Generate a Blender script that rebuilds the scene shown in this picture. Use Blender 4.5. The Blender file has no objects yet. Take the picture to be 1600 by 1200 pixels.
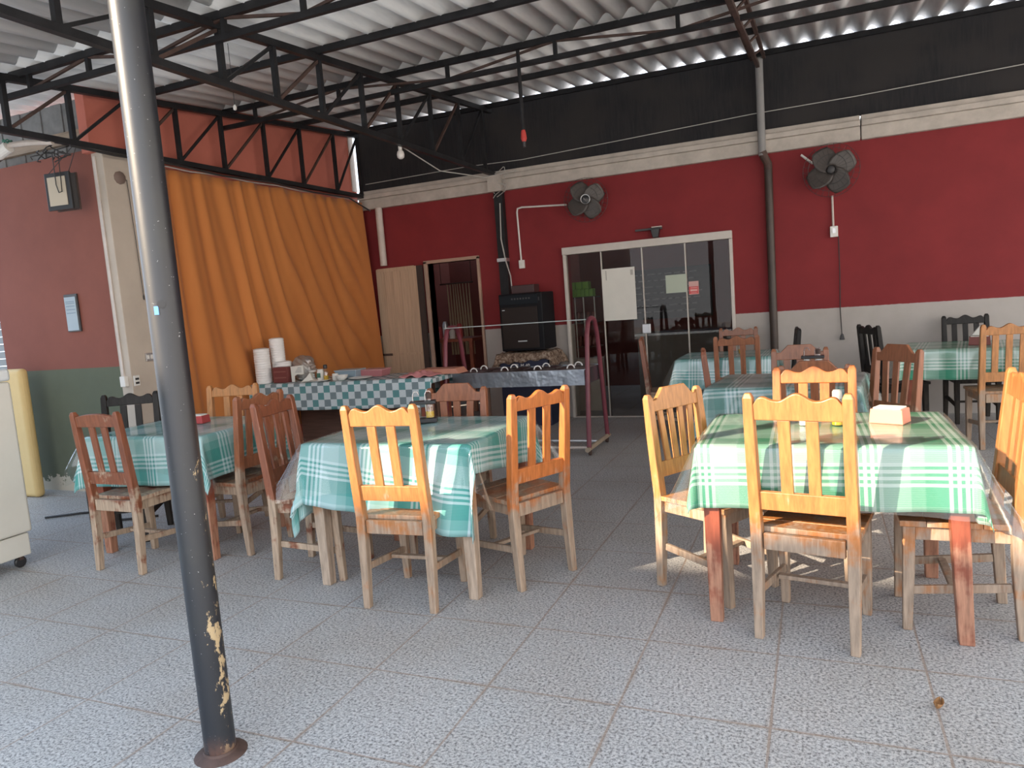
import bpy, bmesh, math, random
from mathutils import Matrix, Vector
R = math.radians
rnd = random.Random(7)
SC = bpy.context.scene
C = SC.collection

# ---------------------------------------------------------------- camera
cam_d = bpy.data.cameras.new('camera')
cam_d.sensor_fit = 'HORIZONTAL'; cam_d.sensor_width = 36.0
cam_d.lens = 36.0 * 1133.705 / 1600.0
cam_d.clip_start = 0.05; cam_d.clip_end = 200
cam = bpy.data.objects.new('camera', cam_d); C.objects.link(cam)
cr = Vector((0.9208860705, 0.3825393170, -0.0750500903))
cu = Vector((0.0268141760, 0.1299059227, 0.9911636854))
cf = Vector((-0.3889085305, 0.9147612378, -0.1093710781))
m4 = Matrix((cr, cu, -cf)).transposed().to_4x4()
m4.translation = Vector((4.171872, -2.807149, 1.413538))
cam.matrix_world = m4
SC.camera = cam

# ---------------------------------------------------------------- world, sun, exposure
SC.view_settings.view_transform = 'Standard'
SC.view_settings.look = 'None'
SC.view_settings.gamma = 1.0
SC.view_settings.use_curve_mapping = False
SC.view_settings.exposure = 0.9

world = bpy.data.worlds.new('sky'); SC.world = world
world.use_nodes = True
wn = world.node_tree; wn.nodes.clear()
w_out = wn.nodes.new('ShaderNodeOutputWorld'); w_bg = wn.nodes.new('ShaderNodeBackground')
w_tc = wn.nodes.new('ShaderNodeTexCoord'); w_sep = wn.nodes.new('ShaderNodeSeparateXYZ')
w_ramp = wn.nodes.new('ShaderNodeValToRGB')
wn.links.new(w_tc.outputs['Generated'], w_sep.inputs[0]); wn.links.new(w_sep.outputs['Z'], w_ramp.inputs[0])
w_ramp.color_ramp.elements[0].position = 0.0; w_ramp.color_ramp.elements[0].color = (1.0, 0.93, 0.86, 1)
w_ramp.color_ramp.elements[1].position = 0.6; w_ramp.color_ramp.elements[1].color = (0.72, 0.86, 1.0, 1)
w_mix = wn.nodes.new('ShaderNodeMix'); w_mix.data_type = 'RGBA'; w_mix.blend_type = 'MULTIPLY'; w_mix.inputs[0].default_value = 1.0
w_side = wn.nodes.new('ShaderNodeValToRGB'); w_mr = wn.nodes.new('ShaderNodeMapRange')
w_mr.inputs[1].default_value = -1.0; w_mr.inputs[2].default_value = 1.0
wn.links.new(w_sep.outputs['X'], w_mr.inputs[0]); wn.links.new(w_mr.outputs[0], w_side.inputs[0])
w_side.color_ramp.elements[0].color = (.50, .64, .84, 1); w_side.color_ramp.elements[1].color = (1.0, .93, .86, 1)
wn.links.new(w_ramp.outputs[0], w_mix.inputs[6]); wn.links.new(w_side.outputs[0], w_mix.inputs[7])
wn.links.new(w_mix.outputs[2], w_bg.inputs[0]); w_bg.inputs[1].default_value = 2.3
wn.links.new(w_bg.outputs[0], w_out.inputs[0])

sun_d = bpy.data.lights.new('sun', 'SUN'); sun_d.energy = 7.5; sun_d.color = (1.0, 0.82, 0.62); sun_d.angle = R(0.6)
sun = bpy.data.objects.new('sun', sun_d); C.objects.link(sun)
EL = R(24.5)
L = Vector((0.685 * math.cos(EL), 0.728 * math.cos(EL), -math.sin(EL)))
sun.rotation_euler = L.to_track_quat('-Z', 'Y').to_euler()
sun.location = (-6, -7, 6)

# ---------------------------------------------------------------- mesh helper
class B:
    def __init__(s):
        s.bm = bmesh.new(); s.uv = None
    def quad(s, pts):
        return s.bm.faces.new([s.bm.verts.new(p) for p in pts])
    def box(s, c, d, M=None):
        c = Vector(c); h = Vector(d) / 2
        vs = []
        for i in range(8):
            v = Vector(((1 if i & 1 else -1) * h.x, (1 if i & 2 else -1) * h.y, (1 if i & 4 else -1) * h.z))
            if M is not None: v = M @ v
            vs.append(s.bm.verts.new(v + c))
        for f in ((0, 2, 3, 1), (4, 5, 7, 6), (0, 1, 5, 4), (2, 6, 7, 3), (0, 4, 6, 2), (1, 3, 7, 5)):
            s.bm.faces.new([vs[i] for i in f])
        return s
    def span(s, a, b):
        a = Vector(a); b = Vector(b)
        return s.box((a + b) / 2, (abs(b.x - a.x), abs(b.y - a.y), abs(b.z - a.z)))
    def frame(s, d):
        d = d.normalized()
        up = Vector((0, 0, 1)) if abs(d.z) < 0.95 else Vector((0, 1, 0))
        a = d.cross(up).normalized(); b = a.cross(d).normalized()
        return a, b
    def bar(s, p0, p1, w, h, up=None):
        p0 = Vector(p0); p1 = Vector(p1); d = (p1 - p0).normalized()
        if up is None: a, b = s.frame(d)
        else:
            a = d.cross(Vector(up)).normalized(); b = a.cross(d).normalized()
        r = []
        for p in (p0, p1):
            r.append([s.bm.verts.new(p + a * x * w / 2 + b * y * h / 2) for x, y in ((-1, -1), (1, -1), (1, 1), (-1, 1))])
        s._rings(r, True); return s
    def _rings(s, rings, cap):
        n = len(rings[0])
        for i in range(len(rings) - 1):
            for j in range(n):
                k = (j + 1) % n
                s.bm.faces.new((rings[i][j], rings[i][k], rings[i + 1][k], rings[i + 1][j]))
        if cap:
            s.bm.faces.new(list(reversed(rings[0]))); s.bm.faces.new(rings[-1])
    def path(s, pts, r, n=8, cap=True):
        pts = [Vector(p) for p in pts]
        rings = []; pa = None
        for i, p in enumerate(pts):
            if i == 0: d = pts[1] - p
            elif i == len(pts) - 1: d = p - pts[i - 1]
            else: d = (pts[i + 1] - p).normalized() + (p - pts[i - 1]).normalized()
            d.normalize()
            if pa is None: a, b = s.frame(d)
            else:
                a = (pa - d * pa.dot(d))
                a = a.normalized() if a.length > 1e-5 else s.frame(d)[0]
                b = a.cross(d).normalized()
            pa = a
            rr = r[i] if isinstance(r, (list, tuple)) else r
            rings.append([s.bm.verts.new(p + (a * math.cos(t) + b * math.sin(t)) * rr) for t in [2 * math.pi * k / n for k in range(n)]])
        s._rings(rings, cap); return s
    def lathe(s, prof, c=(0, 0, 0), n=20, M=None):
        c = Vector(c); rings = []
        for r, z in prof:
            row = []
            for k in range(n):
                t = 2 * math.pi * k / n
                v = Vector((max(r, 1e-4) * math.cos(t), max(r, 1e-4) * math.sin(t), z))
                if M is not None: v = M @ v
                row.append(s.bm.verts.new(v + c))
            rings.append(row)
        s._rings(rings, True); return s
    def sweep(s, pts, sizes, cap=True):
        rings = []
        for p, (w, d) in zip(pts, sizes):
            p = Vector(p)
            rings.append([s.bm.verts.new(p + Vector((x * w / 2, y * d / 2, 0))) for x, y in ((-1, -1), (1, -1), (1, 1), (-1, 1))])
        s._rings(rings, cap); return s
    def prism(s, poly, th, M):
        a = [s.bm.verts.new(M @ Vector((x, -th / 2, z))) for x, z in poly]
        b = [s.bm.verts.new(M @ Vector((x, th / 2, z))) for x, z in poly]
        n = len(poly)
        for i in range(n):
            k = (i + 1) % n
            s.bm.faces.new((a[i], b[i], b[k], a[k]))
        s.bm.faces.new(a); s.bm.faces.new(list(reversed(b)))
        return s

def obj(name, b, mat, parent=None, smooth=False, bevel=0.0, seg=2, solid=0.0):
    bm = b.bm if isinstance(b, B) else b
    bmesh.ops.recalc_face_normals(bm, faces=bm.faces)
    me = bpy.data.meshes.new(name); bm.to_mesh(me); bm.free()
    if mat: me.materials.append(mat)
    o = bpy.data.objects.new(name, me); C.objects.link(o)
    if smooth:
        for p in me.polygons: p.use_smooth = True
    if solid:
        sm = o.modifiers.new('solid', 'SOLIDIFY'); sm.thickness = solid; sm.offset = 0
    if bevel:
        bv = o.modifiers.new('bevel', 'BEVEL'); bv.width = bevel; bv.segments = seg; bv.limit_method = 'ANGLE'; bv.angle_limit = R(40)
    if parent: o.parent = parent
    return o
def auto(o, ang=40):
    for p in o.data.polygons: p.use_smooth = True
    try: o.data.set_sharp_from_angle(angle=R(ang))
    except Exception: pass
    return o
def thing(name, label, cat, loc=(0, 0, 0), rz=0.0, group=None):
    o = bpy.data.objects.new(name, None); C.objects.link(o)
    o.empty_display_size = 0.1
    o.location = loc; o.rotation_euler = (0, 0, rz)
    return tag(o, label, cat, group)
def tag(o, label, cat, group=None, kind=None):
    o['label'] = label; o['category'] = cat
    if group: o['group'] = group
    if kind: o['kind'] = kind
    return o
def struct(name, b, mat, **k):
    o = obj(name, b, mat, **k); o['kind'] = 'structure'; return o
def copy_tree(root, loc, rz, label, group=None):
    r = root.copy(); C.objects.link(r); r.location = loc; r.rotation_euler = (0, 0, rz)
    r['label'] = label
    if group: r['group'] = group
    for ch in list(root.children):
        c = ch.copy(); C.objects.link(c); c.parent = r
        for g in list(ch.children):
            d = g.copy(); C.objects.link(d); d.parent = c
    return r
def text_obj(name, body, size, M, mat, parent=None, depth=0.001):
    cu_ = bpy.data.curves.new('t', 'FONT'); cu_.body = body; cu_.size = size; cu_.extrude = depth
    cu_.align_x = 'CENTER'; cu_.align_y = 'CENTER'
    to = bpy.data.objects.new('t', cu_); C.objects.link(to)
    dg = bpy.context.evaluated_depsgraph_get()
    me = bpy.data.meshes.new_from_object(to.evaluated_get(dg))
    bpy.data.objects.remove(to)
    me.transform(M); me.materials.clear(); me.materials.append(mat)
    o = bpy.data.objects.new(name, me); C.objects.link(o)
    if parent: o.parent = parent
    return o

# ---------------------------------------------------------------- materials
def mat(name, col=(.5, .5, .5), rough=.6, metal=0.0, coat=0.0, spec=None, trans=0.0, alpha=1.0):
    m = bpy.data.materials.new(name); m.use_nodes = True
    p = m.node_tree.nodes['Principled BSDF']
    p.inputs['Base Color'].default_value = (*col, 1); p.inputs['Roughness'].default_value = rough
    p.inputs['Metallic'].default_value = metal
    if coat: p.inputs['Coat Weight'].default_value = coat; p.inputs['Coat Roughness'].default_value = .12
    if spec is not None: p.inputs['Specular IOR Level'].default_value = spec
    if trans: p.inputs['Transmission Weight'].default_value = trans
    if alpha < 1: p.inputs['Alpha'].default_value = alpha
    return m
class N:
    def __init__(s, m): s.t = m.node_tree; s.p = s.t.nodes['Principled BSDF']
    def __call__(s, typ, **k):
        n = s.t.nodes.new(typ)
        for a, v in k.items(): setattr(n, a, v)
        return n
    def link(s, a, b): s.t.links.new(a, b)
    def val(s, x, sock):
        if isinstance(x, (int, float)): sock.default_value = x
        else: s.link(x, sock)
    def math(s, op, a, b=None, c=None, clamp=False):
        n = s('ShaderNodeMath', operation=op); n.use_clamp = clamp
        s.val(a, n.inputs[0])
        if b is not None: s.val(b, n.inputs[1])
        if c is not None: s.val(c, n.inputs[2])
        return n.outputs[0]
    def coord(s, kind='Object'):
        return s('ShaderNodeTexCoord').outputs[kind]
    def map(s, v, scale=(1, 1, 1), loc=(0, 0, 0)):
        n = s('ShaderNodeMapping'); n.inputs['Scale'].default_value = scale; n.inputs['Location'].default_value = loc
        s.link(v, n.inputs[0]); return n.outputs[0]
    def sep(s, v):
        n = s('ShaderNodeSeparateXYZ'); s.link(v, n.inputs[0]); return n.outputs
    def noise(s, v, scale, detail=3, rough=.55):
        n = s('ShaderNodeTexNoise'); n.inputs['Scale'].default_value = scale; n.inputs['Detail'].default_value = detail
        n.inputs['Roughness'].default_value = rough
        s.link(v, n.inputs['Vector']); return n.outputs['Fac']
    def ramp(s, f, stops, interp='LINEAR'):
        n = s('ShaderNodeValToRGB'); cr_ = n.color_ramp; cr_.interpolation = interp
        while len(cr_.elements) < len(stops): cr_.elements.new(0.5)
        for e, (p, c) in zip(cr_.elements, stops):
            e.position = p; e.color = (*c, 1) if len(c) == 3 else c
        s.link(f, n.inputs[0]); return n.outputs[0]
    def step(s, f, a, b):
        n = s('ShaderNodeMapRange'); n.interpolation_type = 'SMOOTHSTEP'
        s.val(f, n.inputs[0]); n.inputs[1].default_value = a; n.inputs[2].default_value = b
        return n.outputs[0]
    def mix(s, f, a, b, mode='MIX'):
        n = s('ShaderNodeMix'); n.data_type = 'RGBA'; n.blend_type = mode
        s.val(f, n.inputs[0])
        for x, i in ((a, 6), (b, 7)):
            if isinstance(x, tuple): n.inputs[i].default_value = (*x, 1)
            else: s.link(x, n.inputs[i])
        return n.outputs[2]
    def base(s, c): s.link(c, s.p.inputs['Base Color'])
    def rough(s, c): s.link(c, s.p.inputs['Roughness'])
    def bump(s, h, strength=.3, dist=.01):
        n = s('ShaderNodeBump'); n.inputs['Strength'].default_value = strength; n.inputs['Distance'].default_value = dist
        s.link(h, n.inputs['Height']); s.link(n.outputs[0], s.p.inputs['Normal'])

def painted(name, col, var=.12, rough=.75, scale=2.5, bump=.15):
    m = mat(name, col, rough); n = N(m); v = n.coord()
    f = n.noise(v, scale, 5, .65)
    lo = tuple(c * (1 - var) for c in col); hi = tuple(min(1, c * (1 + var)) for c in col)
    n.base(n.ramp(f, [(.3, lo), (.7, hi)]))
    n.bump(n.noise(v, 60, 3), bump, .004)
    return m
def wood(name, col, bare, wear=.5, rough=.5, coat=.15, hi=.75, blotw=1.3):
    """varnished wood whose varnish has worn through towards the feet and in patches"""
    m = mat(name, col, rough, coat=coat); n = N(m); v = n.coord()
    oi = n('ShaderNodeObjectInfo')
    off = n('ShaderNodeVectorMath', operation='ADD'); n.link(v, off.inputs[0])
    cmb = n('ShaderNodeCombineXYZ'); sc_ = n.math('MULTIPLY', oi.outputs['Random'], 17.0)
    n.link(sc_, cmb.inputs[0]); n.link(sc_, cmb.inputs[2]); n.link(cmb.outputs[0], off.inputs[1])
    vv = off.outputs[0]
    grain = n.noise(n.map(vv, (60, 60, 7)), 1.0, 4, .6)
    blot = n.noise(vv, 9, 4, .6)
    c1 = n.ramp(grain, [(.3, tuple(c * .68 for c in col)), (.55, col), (.75, tuple(min(1, c * 1.25) for c in col))])
    c2 = n.ramp(grain, [(.3, tuple(c * .6 for c in bare)), (.6, bare), (.8, tuple(min(1, c * 1.2) for c in bare))])
    z = n.sep(v)[2]
    low = n.step(z, hi, .28)
    f = n.math('ADD', n.math('MULTIPLY', low, .74), n.math('MULTIPLY', n.math('SUBTRACT', blot, .5), blotw))
    f = n.math('ADD', f, n.math('MULTIPLY', n.math('SUBTRACT', grain, .5), .5))
    w = n.step(f, .56 - wear * .5, .92 - wear * .5)
    n.base(n.mix(w, c1, c2))
    n.rough(n.math('MULTIPLY_ADD', w, .3, rough - .08))
    n.bump(grain, .25, .004)
    return m
def woodplain(name, col, var=.25, rough=.6, scale=(4, 40, 40)):
    m = mat(name, col, rough); n = N(m); v = n.coord()
    g = n.noise(n.map(v, scale), 1, 4, .6)
    n.base(n.ramp(g, [(.3, tuple(c * (1 - var) for c in col)), (.7, tuple(min(1, c * (1 + var)) for c in col))]))
    n.bump(g, .2, .004)
    return m

ORANGE = (.56, .19, .042); DARKRED = (.26, .075, .032); BROWN = (.27, .10, .045)
BARE = (.37, .268, .19)
M = {}
def dull(m, v=.18):
    m.node_tree.nodes['Principled BSDF'].inputs['Specular IOR Level'].default_value = v; return m
M['w_orange'] = wood('orange_varnished_wood', (.45, .138, .034), BARE, .50)
M['w_orange2'] = wood('amber_varnished_wood', (.43, .165, .048), BARE, .35)
M['w_orange3'] = wood('honey_varnished_wood', (.46, .20, .066), BARE, .45)
M['w_red'] = wood('reddish_varnished_wood', (.21, .066, .030), (.42, .31, .22), .52, blotw=2.4)
M['w_redpale'] = wood('worn_reddish_wood', (.27, .095, .042), BARE, .52, blotw=2.0)
M['w_brown'] = wood('brown_varnished_wood', BROWN, (.30, .18, .11), .25)
M['w_black'] = wood('black_painted_wood', (.022, .02, .019), (.05, .042, .035), .15)
dull(M['w_black']); M['w_black'].node_tree.nodes['Principled BSDF'].inputs['Coat Weight'].default_value = 0
M['leg_red'] = wood('red_brown_table_wood', (.25, .062, .03), (.42, .20, .12), .30, hi=.5)
M['leg_pale'] = wood('pale_table_wood', (.40, .22, .12), (.42, .32, .24), .6)
M['steel_black'] = painted('black_painted_steel', (.022, .022, .024), .3, .45, 6)
dull(M['steel_black'])
M['rust'] = painted('rusty_brown_steel', (.07, .04, .032), .4, .7, 9)
M['white'] = painted('white_plastic', (.72, .70, .66), .04, .4, 8, .02)
M['pvc'] = painted('dusty_white_pipe', (.55, .48, .43), .15, .5, 5, .05)
M['black'] = mat('black_plastic', (.02, .02, .022), .4)
M['dark'] = mat('dark_grey_plastic', (.05, .048, .05), .5)
M['chrome'] = mat('chrome', (.75, .75, .76), .18, 1.0)
M['silver'] = mat('dull_silver', (.55, .55, .56), .4, .9)
M['foam'] = painted('white_foam', (.80, .78, .76), .03, .7, 20, .05)
M['paper'] = painted('white_paper', (.70, .68, .62), .04, .8, 4, .02)
M['cream'] = painted('cream_enamel', (.58, .56, .50), .04, .35, 3, .02)
M['yellow'] = painted('yellowed_foam_sheet', (.64, .46, .20), .05, .6, 3, .03)
M['salmon'] = painted('salmon_wall_paint', (.58, .175, .125), .08, .85)
M['red_pot'] = mat('red_card', (.38, .05, .05), .6)
M['pink'] = mat('pink_napkin_holder', (.75, .27, .17), .55)
M['oil'] = mat('yellow_oil', (.62, .38, .02), .15, spec=.5)
M['concrete'] = painted('grey_concrete', (.48, .43, .38), .18, .9, 5)
M['cable'] = mat('dark_cable', (.03, .028, .028), .6)
M['cablewhite'] = mat('pale_cable', (.45, .43, .40), .6)

def clear_film(name, tint=(.97, .98, .97), gloss=.10, rough=.08, haze=0.0, hazecol=(.8, .8, .78), edge=.45):
    m = bpy.data.materials.new(name); m.use_nodes = True; t = m.node_tree; t.nodes.clear()
    out = t.nodes.new('ShaderNodeOutputMaterial'); tr = t.nodes.new('ShaderNodeBsdfTransparent'); gl = t.nodes.new('ShaderNodeBsdfGlossy')
    tr.inputs[0].default_value = (*tint, 1); gl.inputs[0].default_value = (1, 1, 1, 1); gl.inputs['Roughness'].default_value = rough
    fr = t.nodes.new('ShaderNodeLayerWeight'); fr.inputs[0].default_value = .5
    pw = t.nodes.new('ShaderNodeMath'); pw.operation = 'POWER'; pw.inputs[1].default_value = 5.0
    t.links.new(fr.outputs['Facing'], pw.inputs[0])
    ad = t.nodes.new('ShaderNodeMath'); ad.operation = 'MULTIPLY_ADD'; ad.inputs[1].default_value = edge; ad.inputs[2].default_value = gloss
    ad.use_clamp = True
    t.links.new(pw.outputs[0], ad.inputs[0])
    mx = t.nodes.new('ShaderNodeMixShader'); t.links.new(ad.outputs[0], mx.inputs[0])
    t.links.new(gl.outputs[0], mx.inputs[2])
    if haze:
        df = t.nodes.new('ShaderNodeBsdfTranslucent'); df.inputs[0].default_value = (*hazecol, 1)
        m2 = t.nodes.new('ShaderNodeMixShader'); m2.inputs[0].default_value = haze
        t.links.new(tr.outputs[0], m2.inputs[1]); t.links.new(df.outputs[0], m2.inputs[2]); t.links.new(m2.outputs[0], mx.inputs[1])
    else: t.links.new(tr.outputs[0], mx.inputs[1])
    t.links.new(mx.outputs[0], out.inputs[0])
    return m
M['film'] = clear_film('clear_plastic_film', gloss=.05, rough=.12, haze=.05)
M['film_top'] = clear_film('clear_table_film', gloss=.05, rough=.16)
M['glass'] = clear_film('tinted_door_glass', tint=(.80, .79, .77), gloss=.012, rough=.0, edge=.45)
M['bufglass'] = clear_film('clear_sneeze_guard_glass', tint=(.93, .95, .95), gloss=.05, rough=.0)
M['bottle'] = clear_film('clear_bottle_glass', tint=(.9, .92, .9), gloss=.10, rough=.03)
M['bag'] = clear_film('crumpled_clear_bag', tint=(.92, .92, .92), gloss=.10, rough=.15, haze=.6)

# floor: terrazzo slabs half a metre square with brown grout lines
def floor_mat():
    m = mat('terrazzo_tiles', (.5, .5, .5), .5); n = N(m); v = n.coord(); x, y, z = n.sep(v)
    sp = n.noise(v, 95, 2, .7)
    sp2 = n.noise(v, 150, 1, .5)
    big = n.noise(v, 1.3, 4, .6)
    c = n.ramp(sp, [(.33, (.10, .10, .105)), (.43, (.30, .30, .30)), (.55, (.47, .465, .46)), (.7, (.58, .57, .56))])
    c = n.mix(n.step(sp2, .62, .70), c, (.16, .155, .16))
    c = n.mix(n.step(big, .35, .75), c, n.mix(1.0, c, (.90, .86, .82), 'MULTIPLY'))
    def line(a):
        f = n.math('FRACT', n.math('MULTIPLY', a, 2.0))
        d = n.math('MULTIPLY', n.math('MINIMUM', f, n.math('SUBTRACT', 1.0, f)), .5)
        return d
    wob = n.math('MULTIPLY', n.math('SUBTRACT', n.noise(v, 12, 2), .5), .004)
    d = n.math('ADD', n.math('MINIMUM', line(x), line(y)), wob)
    g = n.step(d, .0055, .003)
    halo = n.math('MULTIPLY', n.step(d, .022, .002), n.step(n.noise(v, 3.0, 3), .45, .75))
    c = n.mix(n.math('MULTIPLY', halo, .55), c, (.27, .20, .15))
    c = n.mix(n.math('MULTIPLY', g, .6), c, (.27, .19, .14))
    n.base(c)
    n.rough(n.math('MULTIPLY_ADD', big, .3, .38))
    n.bump(n.math('MULTIPLY', g, -1.0), .4, .003)
    return m
M['floor'] = floor_mat()

def backwall_mat():
    m = mat('red_over_white_wall', (.4, .05, .05), .8); n = N(m); v = n.coord(); x, y, z = n.sep(v)
    f = n.noise(v, 2.2, 5, .6)
    red = n.ramp(f, [(.3, (.19, .014, .017)), (.7, (.235, .019, .022))])
    wh = n.ramp(f, [(.3, (.40, .365, .33)), (.7, (.47, .43, .40))])
    k = n.step(n.math('ADD', z, n.math('MULTIPLY', n.math('SUBTRACT', n.noise(v, 25, 2), .5), .008)), 1.118, 1.124)
    n.base(n.mix(k, wh, red))
    n.bump(n.noise(v, 45, 3), .12, .004)
    return m
M['backwall'] = backwall_mat()
def sidewall_mat():
    m = mat('salmon_over_green_wall', (.4, .1, .1), .85); n = N(m); v = n.coord(); x, y, z = n.sep(v)
    f = n.noise(v, 2.0, 5, .6)
    sal = n.ramp(f, [(.3, (.20, .062, .043)), (.7, (.24, .077, .053))])
    gr = n.ramp(f, [(.3, (.092, .105, .070)), (.7, (.115, .13, .086))])
    c = n.mix(n.step(z, 1.128, 1.134), gr, sal)
    pe = n.math('ADD', n.math('MULTIPLY', n.step(z, .27, .0), .75), n.math('MULTIPLY', n.math('SUBTRACT', n.noise(v, 14, 5, .7), .5), 1.6))
    c = n.mix(n.step(pe, .42, .47), c, (.52, .47, .38))
    n.base(c); n.bump(n.noise(v, 45, 3), .12, .004)
    return m
M['sidewall'] = sidewall_mat()
def roof_mat():
    m = mat('grey_fibre_cement', (.3, .3, .3), .9); n = N(m); v = n.coord()
    f = n.noise(n.map(v, (9, 1.2, 9)), 1, 5, .65)
    n.base(n.ramp(f, [(.3, (.66, .665, .67)), (.5, (.80, .80, .795)), (.72, (.88, .875, .86))]))
    return m
M['roof'] = roof_mat()
def net_mat():
    m = mat('black_shade_net', (.012, .012, .014), .9); n = N(m); v = n.coord()
    f = n.noise(n.map(v, (60, 60, 5)), 1, 3); g = n.noise(v, 1.5, 3)
    n.base(n.mix(n.step(g, .4, .7), n.ramp(f, [(.3, (.010, .010, .013)), (.7, (.022, .021, .023))]), (.028, .025, .025)))
    return m
M['net'] = net_mat()
def curtain_mat():
    m = mat('orange_curtain_cloth', (.5, .2, .05), .85); n = N(m); v = n.coord()
    f = n.noise(n.map(v, (3, 3, .6)), 1, 3)
    n.base(n.ramp(f, [(.3, (.45, .15, .034)), (.7, (.54, .195, .048))]))
    n.p.inputs['Sheen Weight'].default_value = .1
    return m
M['curtain'] = curtain_mat()
def plaid_mat(name, green, white, off=(0, 0)):
    m = mat(name, green, .55, coat=.25); n = N(m)
    uv = n('ShaderNodeUVMap'); u, v, _ = n.sep(uv.outputs[0])
    P = .31
    A, Bv, H = (0, 0, 0), (1, 1, 1), (.55, .55, .55)
    stops = [(0, A), (.24, Bv), (.285, A), (.325, Bv), (.37, A), (.41, Bv), (.455, A), (.495, Bv), (.54, H), (.84, (.25, .25, .25))]
    def w(a, o):
        return n.ramp(n.math('FRACT', n.math('MULTIPLY_ADD', a, 1 / P, 10 + o)), stops, 'CONSTANT')
    wu = w(u, off[0]); wv = w(v, off[1])
    fine = n.math('MULTIPLY', n.math('SINE', n.math('MULTIPLY', v, 2 * math.pi / .007)), .10)
    f = n.math('ADD', n.math('MULTIPLY', n.math('ADD', wu, wv), .56), fine, clamp=True)
    n.base(n.mix(f, green, white))
    return m
M['plaid'] = plaid_mat('green_white_plaid_cloth', (.018, .255, .140), (.60, .70, .65))
M['plaid_shade_tint'] = plaid_mat('shade_tinted_plaid_cloth', (.035, .27, .245), (.55, .67, .70), (.2, .1))  # copy of the green plaid with bluish shade put into the colour
M['plaid_sun'] = plaid_mat('sun_toned_plaid_cloth', (.012, .185, .095), (.40, .49, .45))  # copy of the green plaid, colour darkened to offset the direct sun
M['plaid_dim'] = plaid_mat('shade_dimmed_plaid_cloth', (.04, .20, .18), (.50, .60, .60), (.35, .6))  # dimmer plaid copy, the shade at that table is in the colour
def checker_mat():
    m = mat('teal_white_check_cloth', (.4, .5, .5), .55, coat=.2); n = N(m)
    uv = n('ShaderNodeUVMap'); u, v, _ = n.sep(uv.outputs[0]); S = 1 / .068
    iu = n.math('FLOOR', n.math('MULTIPLY', u, S)); iv = n.math('FLOOR', n.math('MULTIPLY', v, S))
    par = n.math('MODULO', n.math('ADD', n.math('ADD', iu, iv), 200), 2.0)
    alt = n.math('MODULO', n.math('ADD', n.math('FLOOR', n.math('MULTIPLY', n.math('SUBTRACT', iu, iv), .5)), 200), 2.0)
    c = n.mix(alt, (.09, .24, .25), (.16, .21, .23))
    fine = n.noise(uv.outputs[0], 180, 1)
    n.base(n.mix(n.math('GREATER_THAN', par, .5), c, n.ramp(fine, [(.35, (.42, .50, .53)), (.65, (.62, .66, .68))])))
    return m
M['checker'] = checker_mat()

# ================================================================ THE PLACE
RS = .085
def roof_z(y): return 3.80 - RS * (5.47 - y)

# ---------------- floor and ground
b = B(); b.span((-5, -2.6, -.10), (10, 9.0, 0)); struct('floor', b, M['floor'])
b = B(); b.span((-30, -20, -.2), (30, 20, -.11)); struct('ground', b, painted('dusty_ground', (.58, .52, .45), .2, .95, 1.0))

# ---------------- back wall with two openings
b = B(); Y0, Y1 = 5.47, 5.62
for x0, x1, z0, z1 in ((-1.45, -.39, 0, 2.80), (-.39, .31, 2.0, 2.80), (.31, 1.47, 0, 2.80), (1.47, 3.33, 1.97, 2.80), (3.33, 10.0, 0, 2.80)):
    b.span((x0, Y0, z0), (x1, Y1, z1))
struct('wall_back', b, M['backwall'])
# concrete beam with two ledges, in two lengths
b = B(); b.span((-1.30, 5.41, 2.77), (4.62, 5.64, 2.90)); b.span((-1.30, 5.38, 2.90), (4.62, 5.66, 2.955)); b.span((-1.30, 5.43, 2.955), (4.62, 5.64, 3.01))
struct('trim_1', b, M['concrete'], bevel=.008)
b = B(); b.span((4.63, 5.41, 2.77), (10, 5.64, 2.90)); b.span((4.63, 5.38, 2.90), (10, 5.66, 2.955)); b.span((4.63, 5.43, 2.955), (10, 5.64, 3.01))
struct('trim_2', b, M['concrete'], bevel=.008)
# black shade net above the beam
b = B(); b.span((-1.27, 5.475, 3.01), (10, 5.49, 3.776)); struct('wall_net', b, M['net'])

# ---------------- left side
b = B(); b.span((-1.45, 1.62, 2.93), (-1.35, 5.47, 3.86)); b.span((-1.45, 2.10, 0), (-1.35, 5.47, 2.93))
struct('wall_left', b, M['salmon'])
b = B(); b.span((-2.90, 1.67, 0), (-1.40, 1.80, 2.97)); struct('wall_front_left', b, M['sidewall'])
b = B(); b.span((-1.40, 1.66, 0), (-1.27, 2.12, 2.93)); struct('trim_3', b, painted('off_white_pillar_paint', (.50, .43, .36), .08, .8), bevel=.006)
b = B(); b.span((-1.372, 1.648, 1.02), (-1.345, 1.66, 2.90)); struct('trim_4', b, M['pvc'], bevel=.004)
# white strip at the far end of the upper wall
b = B(); b.span((-1.35, 5.36, 3.02), (-1.335, 5.46, 3.76)); struct('trim_5', b, M['pvc'])
# grey sheets and a plank above the front left wall
b = B()
for k in range(12):
    x = -3.0 + k * .135
    b.span((x, 1.74 + (.01 if k % 2 else 0), 2.97), (x + .13, 1.76 + (.01 if k % 2 else 0), 3.42))
struct('wall_upper_left', b, painted('weathered_grey_sheet', (.20, .20, .20), .3, .85, 4))
b = B(); b.span((-3.0, 1.69, 3.06), (-1.42, 1.735, 3.16)); struct('trim_6', b, woodplain('weathered_plank', (.26, .19, .13)))
b = B()
for k in range(40): b.span((-4.4, 1.72, k * .07), (-2.90, 1.735 + .012 * (k % 2), k * .07 + .064))
struct('wall_shutter', b, painted('grey_shutter', (.22, .24, .25), .1, .5))
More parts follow.
